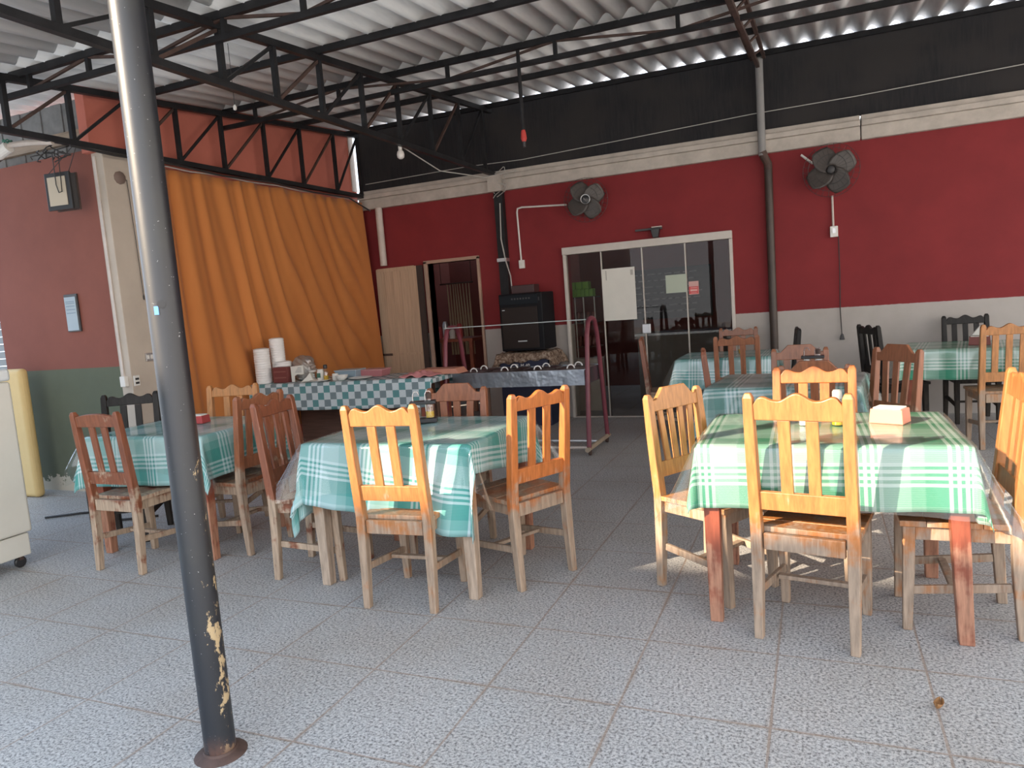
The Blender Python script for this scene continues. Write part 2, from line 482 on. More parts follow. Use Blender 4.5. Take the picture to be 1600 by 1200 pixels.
# unseen stepped wall added behind the camera to block and shape the sun
b = B(); b.span((-5.95, -8.4, -.1), (-1.0, -8.0, 5.54)); b.span((-13.5, -8.4, -.1), (-5.95, -8.0, 9.6))
struct('sun_shaper_wall', b, painted('sun_shaper_paint', (.26, .25, .22), .1, .9, .8))

# ---------------- corrugated roof
bm = bmesh.new(); per = .205; nx = int((9.6 + 3.3) / (per / 8))
prev_y = None
for (ya, yb, dz) in ((-2.2, .98, .007), (.90, 3.13, .0), (3.05, 5.50, .007)):
    rows = []
    for y in (ya, yb):
        rows.append([bm.verts.new((-3.3 + i * per / 8, y, roof_z(y) + .012 + dz + .040 * math.sin(2 * math.pi * (i / 8)))) for i in range(nx)])
    for i in range(nx - 1): bm.faces.new((rows[0][i], rows[0][i + 1], rows[1][i + 1], rows[1][i]))
o = obj('ceiling', bm, M['roof'], smooth=True, solid=.005); o['kind'] = 'structure'
b = B(); b.span((-3.3, -2.235, 3.09), (9.6, -2.20, 3.19)); struct('trim_7', b, M['steel_black'])

# ---------------- steel roof trusses (run from the street to the back wall) and lattice purlins
def lattice_truss(name, label, x, ys, y0, y1, zlow, w=.05, web=.028):
    t = thing(name, label, 'roof truss', (x, 0, 0))
    top = lambda y: roof_z(y) - .09
    obj('top_chord', B().bar((0, y0, top(y0)), (0, y1, top(y1)), w, .05), M['steel_black'], t)
    obj('bottom_chord', B().bar((0, y0, zlow), (0, y1, zlow), w, .045), M['steel_black'], t)
    for i, y in enumerate(ys):
        obj('post', B().bar((0, y, zlow), (0, y, top(y)), web + .008, web + .008), M['steel_black'], t)
        if i + 1 < len(ys):
            obj('diagonal', B().bar((0, y, zlow + .01), (0, ys[i + 1], top(ys[i + 1]) - .02), web - .006, web - .006), M['rust'] if i % 2 else M['steel_black'], t)
    return t
lattice_truss('roof_truss', 'black lattice roof truss in front of the salmon wall, above the orange curtain', -1.22,
              [.30, .87, 1.38, 1.92, 2.44, 3.0, 3.62, 4.22, 4.86, 5.38], -1.9, 5.40, 2.94)
lattice_truss('roof_truss', 'black lattice roof truss carrying the light bulb, ending on the black post', .66,
              [-1.2, -.6, -.08, .51, 1.05, 1.57, 2.10, 2.67, 3.26, 3.89, 4.53, 5.15], -1.9, 5.40, 2.97)
t = thing('box_truss', 'narrow dark box truss running to the top of the grey post on the red wall', 'roof truss', (3.69, 0, 0))
for sx in (-.06, .06):
    obj('top_chord', B().bar((sx, -1.9, roof_z(-1.9) - .075), (sx, 5.38, roof_z(5.38) - .075), .03, .035), M['rust'], t)
obj('bottom_chord', B().bar((0, -1.9, roof_z(-1.9) - .32), (0, 5.38, roof_z(5.38) - .16), .035, .035), M['rust'], t)
yy = -1.6; k = 0
while yy < 5.1:
    f = (yy + 1.9) / 7.28
    zb = (roof_z(-1.9) - .32) * (1 - f) + (roof_z(5.38) - .16) * f
    s = .06 if k % 2 else -.06
    obj('lacing', B().bar((0, yy, zb), (s, yy + .22, roof_z(yy + .22) - .085), .016, .016), M['rust'], t)
    yy += .3; k += 1

def purlin(label, y, x0, x1, low=None, posts=()):
    t = thing('roof_purlin', label, 'roof beam', (0, y, 0), 0, 'steel purlins under the corrugated roof')
    zt = roof_z(y) - .052
    obj('top_chord', B().bar((x0, 0, zt), (x1, 0, zt), .04, .05), M['steel_black'], t)
    if low:
        obj('bottom_chord', B().bar((x0, 0, low), (x1, 0, low), .035, .04), M['steel_black'], t)
        for i, x in enumerate(posts):
            obj('post', B().bar((x, 0, low), (x, 0, zt), .03, .03), M['steel_black'], t)
            if i + 1 < len(posts):
                xa, xb = (x, posts[i + 1])
                xm = (xa + xb) / 2
                if i % 2 == 0: obj('diagonal', B().bar((xa, 0, low + .01), (xb, 0, zt - .02), .018, .018), M['rust'], t)
                else: obj('diagonal', B().bar((xa, 0, zt - .02), (xb, 0, low + .01), .018, .018), M['rust'], t)
    return t
purlin('black roof purlin nearest the street, just in front of the lattice one', -.12, -1.9, 9.4)
purlin('double lattice roof purlin nearest the viewer, over the leaning looking pole', 1.0, -1.9, 9.4, 3.23, [-1.1 + .62 * k for k in range(17)])
purlin('plain roof purlin between the two double lattice purlins', 2.07, -1.42, 9.4)
purlin('double lattice roof purlin the red tipped pipe hangs from', 3.15, -1.42, 9.4, 3.40, [-.9 + 1.0 * k + (.15 if k > 1 else 0) for k in range(11)])
purlin('plain roof purlin behind the far double lattice purlin', 4.28, -1.42, 9.4)
purlin('plain roof purlin nearest the black net', 5.30, -1.42, 9.4)

# ---------------- posts
def leaning():
    t = thing('steel_pole', 'dark blue round steel pole standing nearest the camera with peeling paint', 'pole', (2.30, -1.12, 0))
    m = mat('blue_black_pole_paint', (.006, .008, .012), .46, spec=.75); n = N(m); v = n.coord(); x, y, z = n.sep(v)
    f = n.noise(n.map(v, (1, 1, .5)), 26, 5, .7)
    side = n.step(x, .012, .05)
    band = n.math('MULTIPLY', side, n.step(z, 1.7, .4))
    pe = n.math('ADD', n.math('MULTIPLY', band, .30), n.math('SUBTRACT', f, .5))
    foot = n.step(z, .10, .0)
    c = n.mix(n.step(n.noise(v, 5, 3), .45, .7), (.005, .007, .012), (.010, .012, .014))
    c = n.mix(n.step(pe, .315, .36), c, (.42, .31, .17))
    c = n.mix(n.math('MULTIPLY', foot, n.step(f, .40, .6)), c, (.10, .045, .03))
    spk = n.noise(v, 130, 2); c = n.mix(n.step(spk, .73, .76), c, (.35, .36, .36))
    n.base(c); n.rough(n.math('MULTIPLY_ADD', f, .10, .40)); n.bump(f, .12, .003)
    o = obj('shaft', B().lathe([(.05, .0), (.05, .8), (.05, 1.6), (.05, 2.4), (.05, 3.15)], n=40), m, t); auto(o)
    b = B(); b.lathe([(.085, 0), (.08, .004), (.055, .012), (.052, .02)], n=24); auto(obj('base_plate', b, M['rust'], t))
    # bolt hole and scrap of blue tape facing the camera
    d = Vector((4.17 - 2.30, -2.81 + 1.12, 0)).normalized()
    def on(az, zz, rr):
        v2 = Matrix.Rotation(az, 3, 'Z') @ d
        return v2 * rr + Vector((0, 0, zz)), v2
    p, nn = on(R(-8), 1.493, .0495)
    Mr = nn.to_track_quat('Z', 'Y').to_matrix()
    obj('bolt_hole', B().lathe([(.013, 0), (.013, .0025), (.009, .0028)], p, 18, Mr), M['black'], t)
    p, nn = on(R(-28), 1.475, .0500)
    Mr = nn.to_track_quat('Z', 'Y').to_matrix()
    obj('tape_scrap', B().box(p, (.014, .026, .002), Mr), mat('blue_tape', (.10, .28, .62), .5), t)
    return t
leaning()
t = thing('steel_post', 'grey steel post on the red wall between the glass door and the right fan', 'post', (3.70, 5.36, 0))
obj('upper_pipe', B().lathe([(.038, 2.74), (.038, 3.76)], n=18), painted('grey_pipe', (.26, .255, .25), .15, .5), t)
obj('elbow', B().path([(0, 0, 2.78), (.02, .01, 2.72), (.05, .05, 2.66), (.05, .06, 2.60)], .042, 14), M['rust'], t)
obj('lower_pipe', B().lathe([(.04, 0), (.04, 2.62)], (.05, .06, 0), 18), painted('brown_pipe', (.055, .038, .030), .3, .5), t)
t = thing('steel_post', 'black square post on the red wall behind the black box shaped oven', 'post', (.69, 5.41, 0))
obj('shaft', B().span((-.055, -.03, 0), (.055, .05, 2.765)), M['steel_black'], t)
obj('bracket', B().span((-.06, -.06, 1.93), (.06, .05, 1.97)), M['silver'], t)
obj('truss_seat', B().span((-.10, -.09, 2.76), (.08, -.035, 2.945)), M['concrete'], t)
o = auto(obj('drain_pipe', B().lathe([(.045, 2.03), (.045, 2.77)], (-1.0, 5.40, 0), 20), M['pvc']))
tag(o, 'white plastic drain pipe in the corner above the plank door', 'pipe')

# ---------------- orange curtain on the left wall
bm = bmesh.new(); ny, nz = 240, 26
y0, y1 = 2.14, 5.33
grid = []
for j in range(nz + 1):
    fz = j / nz; row = []
    z = 2.87 - fz * 2.62
    for i in range(ny + 1):
        fy = i / ny
        y = y0 + (y1 - y0) * fy
        ph = fy * 88 + .9 * math.sin(fy * 17) + .5 * math.sin(fy * 41)
        amp = .012 + .026 * (fz ** .6) * (.65 + .35 * math.sin(fy * 23 + 1))
        ph2 = ph * (1 - .45 * fz)
        x = -1.205 + amp * (math.sin(ph2) + .45 * math.sin(ph2 * 1.9 + 1.3)) + .05 * fz * fy
        zz = z + (1 - fz) * (-.018 * abs(math.sin(fy * 18)) )
        e_ = min(1, max(0, (fy - .90) / .10)); e_ = e_ * e_ * (3 - 2 * e_)
        x = x * (1 - e_) + (-1.20 + .13 * fz) * e_
        row.append(bm.verts.new((x, y + .03 * fz * math.sin(fy * 9), zz)))
    grid.append(row)
for j in range(nz):
    for i in range(ny): bm.faces.new((grid[j][i], grid[j][i + 1], grid[j + 1][i + 1], grid[j + 1][i]))
cur = thing('curtain', 'wide orange curtain covering the left wall behind the check cloth table', 'curtain', (0, 0, 0))
obj('cloth', bm, M['curtain'], cur, smooth=True, solid=.003)
obj('curtain_wire', B().path([(-1.205, 2.12 + k * .4, 2.885 - (.015 if k % 2 else 0)) for k in range(9)], .006, 6), M['cablewhite'], cur)

# ---------------- chairs
def wave_crest(h0=.90, top=.985, w=.165):
    pts = []; n = 48
    for i in range(n + 1):
        x = -w + 2 * w * i / n; f = abs(x) / w
        z = top - .030 + .030 * (math.cos(min(f / .42, 1) * math.pi) * .5 + .5) + .016 * math.exp(-((f - .76) / .17) ** 2) - .022 * max(0, f - .86) / .14
        pts.append((x, z))
    return [(-w, h0), (w, h0)] + list(reversed(pts))
def trap_crest(h0=.845, top=.955, w=.165):
    return [(-w, h0), (w, h0), (w, top - .055), (w * .80, top - .055), (w * .48, top), (-w * .48, top), (-w * .80, top - .055), (-w, top - .055)]
def arch_crest(h0=.885, top=.97, w=.165):
    pts = [(-w + 2 * w * i / 16, top - .018 * (abs(-1 + i / 8)) ** 2) for i in range(17)]
    return [(-w, h0), (w, h0)] + list(reversed(pts))
def make_chair(kind, slats, wm, label, group, posth=.985, seatw=None):
    t = thing('dining_chair', label, 'chair', (0, 0, 0), 0, group)
    by = lambda z: -.185 - max(0, z - .45) * .10
    w = .178
    for sx in (-1, 1):
        x = sx * w
        pts = [(x, -.205, 0), (x, -.19, .25), (x, -.185, .45), (x, by(.75), .75), (x, by(posth - .02), posth - .02), (x, by(posth), posth)]
        sz = [(.034, .036), (.042, .044), (.044, .046), (.042, .042), (.038, .036), (.022, .022)]
        obj('leg', B().sweep(pts, sz), wm, t, bevel=.004)
        obj('leg', B().sweep([(sx * .165, .185, 0), (sx * .165, .178, .25), (sx * .165, .175, .435)], [(.034, .034), (.042, .042), (.044, .044)]), wm, t, bevel=.004)
        obj('stretcher', B().bar((sx * .168, -.17, .20), (sx * .163, .165, .165), .018, .034, (0, 0, 1)), wm, t, bevel=.003)
    obj('stretcher', B().bar((-.15, .02, .183), (.15, .02, .183), .032, .018, (0, 0, 1)), wm, t, bevel=.003)
    tilt = Matrix.Rotation(math.atan(.10), 4, 'X')
    def place(zc): return Matrix.Translation((0, by(zc), 0)) @ Matrix.Translation((0, 0, zc)) @ tilt @ Matrix.Translation((0, 0, -zc))
    cp = {'wave': wave_crest(top=posth), 'trap': trap_crest(h0=posth - .085, top=posth + .025), 'arch': arch_crest(top=posth - .012)}[kind]
    obj('crest_rail', B().prism(cp, .024, place(.90)), wm, t, bevel=.004)
    obj('lower_rail', B().prism([(-.165, .535), (.165, .535), (.165, .61), (-.165, .61)], .022, place(.57)), wm, t, bevel=.003)
    for k in range(slats):
        f = (k + 1) / (slats + 1) * 2 - 1
        sp = 1.12 if slats > 2 else .92
        xb, xt = f * .165 * sp * (.82 if kind == 'trap' else 1), f * .165 * sp
        hw = .0225 if slats < 4 else .0165
        obj('slat', B().prism([(xb - hw, .605), (xb + hw, .605), (xt + hw, .90), (xt - hw, .90)], .014, place(.75)), wm, t, bevel=.002)
    b = B()
    for k in range(4):
        ya = -.165 + k * .094
        b.span((-.197, ya, .432), (.197, ya + .0925, .455 + (.001 if k % 2 else 0)))
    obj('seat', b, wm, t, bevel=.003)
    b = B(); b.span((-.15, -.20, .37), (.15, -.178, .437)); b.span((-.15, .168, .375), (.15, .188, .432))
    b.span((-.178, -.165, .375), (-.158, .155, .432)); b.span((.158, -.165, .375), (.178, .155, .432))
    obj('seat_frame', b, wm, t, bevel=.003)
    return t

CH = [
 # kind slats wood posth  x y rot  label group
 ('wave', 2, 'w_orange2', 1.0, 2.29, .235, 3, 'sunlit orange two slat chair in front of the middle table, back to the camera', 'chairs at the middle table'),
 ('wave', 2, 'w_orange', .985, 2.69, .62, 63, 'sunlit orange chair at the right end of the middle table, near the open floor', 'chairs at the middle table'),
 ('wave', 3, 'w_red', .985, 1.57, .44, -82, 'reddish chair seen edge on at the left end of the middle table', 'chairs at the middle table'),
 ('trap', 3, 'w_redpale', .935, 2.15, .88, 184, 'reddish chair with a low trapezoid crest behind the middle table', 'chairs at the middle table'),
 ('arch', 2, 'w_red', .975, .30, .33, 0, 'dark red worn chair left of the steel pole, back to the camera', 'chairs at the left table'),
 ('wave', 2, 'w_black', .985, -.28, .70, -151, 'black chair in front of the green wall and off white pillar', 'chairs at the left table'),
 ('wave', 3, 'w_redpale', .985, .73, .72, 87, 'pale legged chair with dark crest at the right end of the left table', 'chairs at the left table'),
 ('wave', 2, 'w_orange3', .985, .29, 1.03, 195, 'light brown chair behind the left table, against the orange curtain', 'chairs at the left table'),
 ('wave', 2, 'w_orange2', 1.005, 4.14, .30, -11, 'sunlit orange chair nearest the camera, in front of the right table', 'chairs at the right table'),
 ('wave', 2, 'w_orange', .985, 4.13, .93, 175, 'bright orange chair on the far side of the right table, facing the camera', 'chairs at the right table'),
 ('trap', 4, 'w_orange3', .935, 3.71, .63, -121, 'sunlit honey coloured chair with four slats left of the right table', 'chairs at the right table'),
 ('wave', 2, 'w_orange2', 1.005, 4.66, .51, 90, 'sunlit chair cut by the right edge of the photo beside the right table', 'chairs at the right table'),
 ('trap', 3, 'w_brown', .935, 4.17, 1.93, -5, 'brown trapezoid crest chair right behind the bright orange chair of the right table', 'chairs at the table behind'),
 ('wave', 2, 'w_red', .985, 3.65, 2.55, -82, 'red brown chair seen edge on left of the plaid table behind the right table', 'chairs at the table behind'),
 ('trap', 3, 'w_brown', .935, 4.05, 2.68, 180, 'brown trapezoid crest chair on the far side of the table holding the dark caddy', 'chairs at the table behind'),
 ('trap', 3, 'w_redpale', .955, 4.45, 2.20, 127, 'brown three slat chair turned sideways right of the table holding the dark caddy', 'chairs at the table behind'),
 ('wave', 2, 'w_brown', .985, 3.51, 4.13, 0, 'brown two slat chair in front of the plaid cloth table by the glass door', 'chairs by the glass door'),
 ('wave', 2, 'w_red', .985, 2.79, 4.40, -80, 'red brown chair seen edge on at the left of the table by the glass door', 'chairs by the glass door'),
 ('wave', 2, 'w_brown', .985, 3.40, 5.02, 180, 'brown chair against the right end of the glass door', 'chairs by the glass door'),
 ('wave', 2, 'w_black', .985, 3.77, 4.62, 95, 'dark chair post standing in front of the white wall below the red', 'chairs by the glass door'),
 ('wave', 3, 'w_black', .985, 4.82, 4.58, -68, 'narrow black chair at the left end of the far right table', 'chairs at the far right table'),
 ('wave', 3, 'w_black', .985, 5.50, 5.07, 184, 'black three slat chair against the white wall behind the far right table', 'chairs at the far right table'),
 ('wave', 3, 'w_orange3', .985, 5.50, 3.98, 6, 'brown wavy crest chair in front of the far right table at the photo edge', 'chairs at the far right table'),
]
protos = {}
for kind, sl, wm, ph, x, y, rz, lab, grp in CH:
    key = (kind, sl, wm, ph)
    if key not in protos:
        o = make_chair(kind, sl, M[wm], lab, grp, ph); protos[key] = o
        o.location = (x, y, 0); o.rotation_euler = (0, 0, R(rz))
    else:
        copy_tree(protos[key], (x, y, 0), R(rz), lab, grp)

# ---------------- tables with plaid cloths
def table(x, y, rz, w, d, label, legm, lean=None, h=.765):
    t = thing('dining_table', label, 'table', (x, y, 0), R(rz))
    obj('tabletop', B().span((-w / 2, -d / 2, h - .03), (w / 2, d / 2, h)), M['leg_red'], t, bevel=.004)
    b = B(); a, c = w / 2 - .06, d / 2 - .05
    b.span((-a, -c, h - .11), (a, -c + .02, h - .03)); b.span((-a, c - .02, h - .11), (a, c, h - .03))
    b.span((-a, -c + .02, h - .11), (-a + .02, c - .02, h - .03)); b.span((a - .02, -c + .02, h - .11), (a, c - .02, h - .03))
    obj('apron', b, M['leg_red'], t)
    i = 0
    for sx, sy in ((-1, -1), (1, -1), (-1, 1), (1, 1)):
        lx, ly = sx * (w / 2 - .045), sy * (d / 2 - .04)
        dx = (lean or {}).get(i, 0)
        obj('leg', B().sweep([(lx + dx, ly, 0), (lx + dx * .5, ly, .35), (lx, ly, h - .03)], [(.052, .052), (.062, .062), (.066, .066)]), M[legm[i % len(legm)]], t, bevel=.004)
        i += 1
    return t
def drape(x, y, rz, w, d, h, ov, crot=0, coff=(0, 0), p=2.0, flare=(.07, .34), wave=.012, seed=0, step=.022, corner_r=.02, edge_r=.012, stiff=1.0):
    """a rectangular cloth lying on a w x d top and hanging over its edges; returns bm with UVs in metres"""
    rr = random.Random(seed); ph = [rr.uniform(0, 6.28) for _ in range(8)]
    cw, cd = w / 2 + ov[0], d / 2 + ov[1]
    nx, ny_ = int(2 * cw / step), int(2 * cd / step)
    bm = bmesh.new(); uvl = bm.loops.layers.uv.new('UVMap')
    cs, sn = math.cos(R(crot)), math.sin(R(crot))
    a, c = w / 2, d / 2
    V, UV = [], []
    for j in range(ny_ + 1):
        row, ru = [], []
        for i in range(nx + 1):
            u = -cw + 2 * cw * i / nx; v = -cd + 2 * cd * j / ny_
            s = u * cs - v * sn + coff[0]; q = u * sn + v * cs + coff[1]
            dx = max(0, abs(s) - a); dy = max(0, abs(q) - c)
            gx = 1 if s > 0 else -1; gy = 1 if q > 0 else -1
            if dx == 0 and dy == 0:
                P = Vector((s, q, h + .0008 * math.sin(s * 31 + ph[0]) * math.sin(q * 27 + ph[1])))
            else:
                dd = (dx ** p + dy ** p) ** (1 / p) if (dx and dy) else dx + dy
                ang = math.atan2(dy, dx)
                k = math.sin(2 * ang)
                tt = (q if dx > dy else s)
                fl = flare[0] + flare[1] * (abs(k) ** 1.5)
                rip = wave * dd / .3 * (math.sin(tt * 17 + ph[2]) + .6 * math.sin(tt * 29 + ph[3])) * (1 - abs(k) * .5)
                fl = min(.85, max(.0, fl))
                e = edge_r
                if dd < e * 1.57:
                    th = dd / e
                    o_, z_ = e * math.sin(th), -e * (1 - math.cos(th))
                else:
                    l = dd - e * 1.57
                    o_, z_ = e + l * fl + rip, -e - l * math.sqrt(1 - fl * fl)
                o_ = max(o_, .001)
                P = Vector((gx * (min(abs(s), a) + o_ * math.cos(ang)), gy * (min(abs(q), c) + o_ * math.sin(ang)), h + z_))
            row.append(bm.verts.new(P)); ru.append((u, v))
        V.append(row); UV.append(ru)
    for j in range(ny_):
        for i in range(nx):
            f = bm.faces.new((V[j][i], V[j][i + 1], V[j + 1][i + 1], V[j + 1][i]))
            f.smooth = True
            for lp, (jj, ii) in zip(f.loops, ((j, i), (j, i + 1), (j + 1, i + 1), (j + 1, i))):
                lp[uvl].uv = UV[jj][ii]
    bmesh.ops.transform(bm, matrix=Matrix.Translation((x, y, 0)) @ Matrix.Rotation(R(rz), 4, 'Z'), verts=bm.verts)
    return bm
def cloth(bm, m, label, grp='plaid tablecloths'):
    o = obj('tablecloth', bm, m, solid=.0025); return tag(o, label, 'tablecloth', grp)
def film(bm, label):
    o = obj('plastic_cover', bm, M['film']); return tag(o, label, 'plastic cover', 'clear plastic table covers')
def move_origin(o, x, y): return o

# right table
table(4.19, .60, 0, .98, .76, 'right front dining table with red brown legs under the green plaid cloth', ['leg_red'], {1: .03})
cloth(drape(4.19, .60, 0, .98, .76, .774, (.27, .26), 1, (.02, 0), 5, (.05, .16), .006, 1), M['plaid_sun'], 'green plaid tablecloth in full sun on the right front table')
film(drape(4.19, .60, 0, .995, .775, .779, (.29, .26), -2, (0, 0), 2.0, (.12, .44), .012, 2), 'clear plastic cover over the sunlit right front tablecloth')
# middle table
table(2.165, .60, 0, .96, .80, 'middle dining table with pale worn legs under the shade tinted plaid cloth', ['leg_pale', 'leg_pale', 'leg_red', 'leg_red'])
cloth(drape(2.165, .60, 0, .96, .80, .772, (.27, .33), -8, (-.08, -.04), 2.0, (.06, .16), .014, 3), M['plaid_shade_tint'], 'shade tinted plaid tablecloth with a low hanging corner on the middle table')
film(drape(2.165, .60, 0, .975, .815, .777, (.26, .24), 4, (.05, 0), 2.0, (.15, .42), .014, 4), 'clear plastic cover over the middle table cloth')
# left table
table(.30, .74, 2, .94, .74, 'left dining table beside the steel pole under a plaid cloth', ['leg_red'])
cloth(drape(.30, .74, 2, .94, .74, .772, (.26, .31), 2, (0, 0), 3, (.05, .26), .010, 5), M['plaid_shade_tint'], 'shade tinted plaid tablecloth on the left table behind the steel pole')
film(drape(.30, .74, 2, .955, .755, .777, (.30, .22), -4, (.03, 0), 2.0, (.12, .42), .014, 6), 'clear plastic cover over the left table cloth')
# table behind the right one
table(3.98, 2.33, -6, .90, .74, 'dining table behind the sunlit right table, holding the dark caddy', ['leg_red'])
cloth(drape(3.98, 2.33, -6, .90, .74, .772, (.26, .28), 3, (0, 0), 3, (.08, .28), .010, 7), M['plaid_dim'], 'shaded plaid tablecloth behind the sunlit right table')
film(drape(3.98, 2.33, -6, .915, .755, .777, (.28, .25), -3, (0, 0), 2.0, (.15, .40), .014, 8), 'clear plastic cover on the shaded cloth behind the right table')
# table by the glass door
table(3.37, 4.45, 0, .86, .74, 'dining table standing by the glass door', ['leg_red'])
cloth(drape(3.37, 4.45, 0, .86, .74, .772, (.25, .30), -2, (0, 0), 3, (.08, .26), .010, 9), M['plaid_shade_tint'], 'shade tinted plaid tablecloth on the table by the glass door')
film(drape(3.37, 4.45, 0, .875, .755, .777, (.26, .24), 3, (0, 0), 2.0, (.15, .40), .014, 10), 'clear plastic cover on the table by the glass door')
# far right table
table(5.52, 4.42, -10, 1.25, .74, 'long dining table in the far right corner by the white wall', ['leg_red'])
cloth(drape(5.52, 4.42, -10, 1.25, .74, .772, (.24, .26), 0, (0, 0), 3, (.05, .24), .010, 11), M['plaid'], 'green plaid tablecloth on the far right table')
film(drape(5.52, 4.42, -10, 1.265, .755, .777, (.24, .18), 1, (0, 0), 2.0, (.10, .40), .012, 12), 'clear plastic cover on the far right tablecloth')

TT = .7785   # top of cloth and film
# ---------------- table things
def bottle(name, label, x, y, z, cap, liquid=True, s=1.0):
    t = thing(name, label, 'bottle', (x, y, z))
    prof = [(.024 * s, 0), (.026 * s, .006 * s), (.026 * s, .085 * s), (.018 * s, .105 * s), (.013 * s, .118 * s), (.013 * s, .130 * s)]
    auto(obj('glass_body', B().lathe(prof, n=20), M['bottle'], t))
    if liquid: auto(obj('oil', B().lathe([(.0225 * s, .004 * s), (.0235 * s, .008 * s), (.0235 * s, .050 * s)], n=18), M['oil'], t))
    auto(obj('cap', B().lathe([(.019 * s, .118 * s), (.02 * s, .124 * s), (.02 * s, .150 * s), (.014 * s, .158 * s)], n=18), cap, t))
    return t
def napkin_box(label, x, y, z, rz, m, w=.15, d=.10, h=.062, paper=True):
    t = thing('napkin_holder', label, 'napkin holder', (x, y, z), R(rz))
    b = B(); b.sweep([(0, 0, 0), (0, 0, h)], [(w, d), (w * .93, d * .93)]); obj('box', b, m, t, bevel=.003)
    if paper:
        obj('napkins', B().box((0, 0, h + .003), (w * .80, d * .78, .008)), M['paper'], t, bevel=.002)
    return t
napkin_box('salmon pink napkin box with white napkins on the sunlit right table', 4.455, .70, TT, -24, M['pink'], .14, .10)
bottle('oil_bottle', 'oil bottle with grey cap on the sunlit right table', 4.245, .63, TT, mat('grey_cap', (.32, .33, .31), .5))
t = thing('salt_shaker', 'small clear salt shaker on the sunlit right table', 'shaker', (4.105, .63, TT))
auto(obj('glass_body', B().lathe([(.017, 0), (.019, .004), (.019, .045), (.015, .052)], n=16), M['bottle'], t))
auto(obj('salt', B().lathe([(.016, .003), (.0165, .03)], n=14), M['foam'], t))
auto(obj('lid', B().lathe([(.0175, .05), (.0175, .066), (.012, .071)], n=16), M['white'], t))
napkin_box('red napkin box on the left table, half behind the steel pole', .32, .82, TT, 10, M['red_pot'], .13, .09, .05)
napkin_box('brown napkin box with white napkins on the far right table', 5.43, 4.33, TT, -10, mat('brown_red_card', (.20, .06, .05), .6), .16, .11, .07)
t = thing('white_napkins', 'heap of white napkins in the brown box on the far right table', 'napkins', (5.43, 4.33, TT + .082), R(-10))
obj('paper_fold', B().prism([(-.06, 0), (.06, 0), (.045, .05), (.0, .075)], .07, Matrix.Identity(4)), M['paper'], t, bevel=.004)

def caddy(label, x, y, rz):
    t = thing('condiment_caddy', label, 'condiment caddy', (x, y, TT), R(rz))
    b = B(); b.box((0, 0, .012), (.15, .075, .024)); b.box((0, .0, .115), (.15, .07, .018)); obj('rack', b, M['black'], t, bevel=.004)
    for sx in (-.035, .035):
        b = B(); b.path([(sx - .02, 0, .02), (sx - .02, 0, .16), (sx - .012, 0, .178), (sx + .008, 0, .178), (sx + .016, 0, .16)], .003, 6); obj('handle', b, M['chrome'], t)
    auto(obj('oil_cruet', B().lathe([(.026, .026), (.027, .09), (.022, .11), (.014, .125), (.014, .135)], (.036, 0, 0), 16), M['bottle'], t))
    auto(obj('oil', B().lathe([(.0235, .028), (.0235, .062)], (.036, 0, 0), 16), M['oil'], t))
    auto(obj('salt_cruet', B().lathe([(.026, .026), (.027, .09), (.022, .11), (.014, .125)], (-.036, 0, 0), 16), M['bottle'], t))
    auto(obj('stopper', B().lathe([(.016, .135), (.017, .165), (.012, .17)], (.036, 0, 0), 14), M['rust'], t))
    return t
caddy('black condiment caddy with oil cruet on the middle table', 2.085, .78, 25)
caddy('dark condiment caddy on the table behind the sunlit right table', 4.14, 2.62, 0)
bottle('oil_bottle', 'small bottle on the table by the glass door', 3.50, 4.40, TT, M['black'], True, .9)

# ---------------- check cloth serving table on the left and what stands on it
CT = .800
t = thing('serving_table', 'long serving table in front of the orange curtain under the check cloth', 'table', (-.12, 3.23, 0), R(3.5))
obj('tabletop', B().span((-.99, -.29, CT - .035), (.99, .29, CT - .005)), M['leg_red'], t)
for sx in (-.90, .90):
    for sy in (-.23, .23): obj('leg', B().span((sx - .035, sy - .035, 0), (sx + .035, sy + .035, CT - .035)), M['leg_red'], t)
obj('back_panel', B().span((-.80, .20, .08), (.80, .215, CT - .05)), woodplain('dark_brown_panel', (.10, .05, .035)), t)
o = obj('tablecloth', drape(-.12, 3.23, 3.5, 2.0, .60, CT, (.06, .275), 0, (0, 0), 4, (.03, .1), .004, 20), M['checker'], solid=.002)
tag(o, 'teal and white check tablecloth on the long serving table', 'tablecloth')
CT += .002
def sleeve(label, x, y, h, r, tiltx=0):
    prof = []; n = int(h / .012)
    for k in range(n + 1):
        z = h * k / n
        prof.append((r * (1.0 if k % 2 else .955), z))
    prof += [(r * .6, h + .008)]
    t = thing('foam_cup_sleeve', label, 'cup stack', (x, y, CT), 0, 'foam lids and cups on the check table')
    o = obj('cups', B().lathe(prof, n=28), M['foam'], t, smooth=False); auto(o, 25)
    return t
sleeve('tall leftmost sleeve of white foam cups on the check cloth table', -1.02, 2.99, .35, .080)
sleeve('tallest white foam sleeve behind the leftmost one, reaching highest', -.97, 3.17, .44, .075)
sleeve('short wide stack of white foam tubs behind the dark red box', -.885, 3.14, .20, .085)
t = thing('plastic_bag', 'crumpled clear bag of white lids behind the dark red box', 'bag', (-.70, 3.22, CT))
bm = bmesh.new(); bmesh.ops.create_icosphere(bm, subdivisions=4, radius=1)
for v in bm.verts:
    f = 1 + .16 * math.sin(v.co.x * 7 + v.co.z * 9) * math.sin(v.co.y * 8 + 1) + .08 * math.sin(v.co.z * 19 + v.co.x * 13)
    v.co = Vector((v.co.x * .13 * f, v.co.y * .09 * f, max(0, (v.co.z * f + .95) * .125)))
obj('film', bm, M['bag'], t, smooth=True)
obj('lids', B().lathe([(.06, .01), (.06, .14), (.05, .15)], n=20), M['foam'], t)
t = thing('card_box', 'dark red open card box standing in front of the foam sleeves', 'box', (-.80, 3.02, CT), R(4))
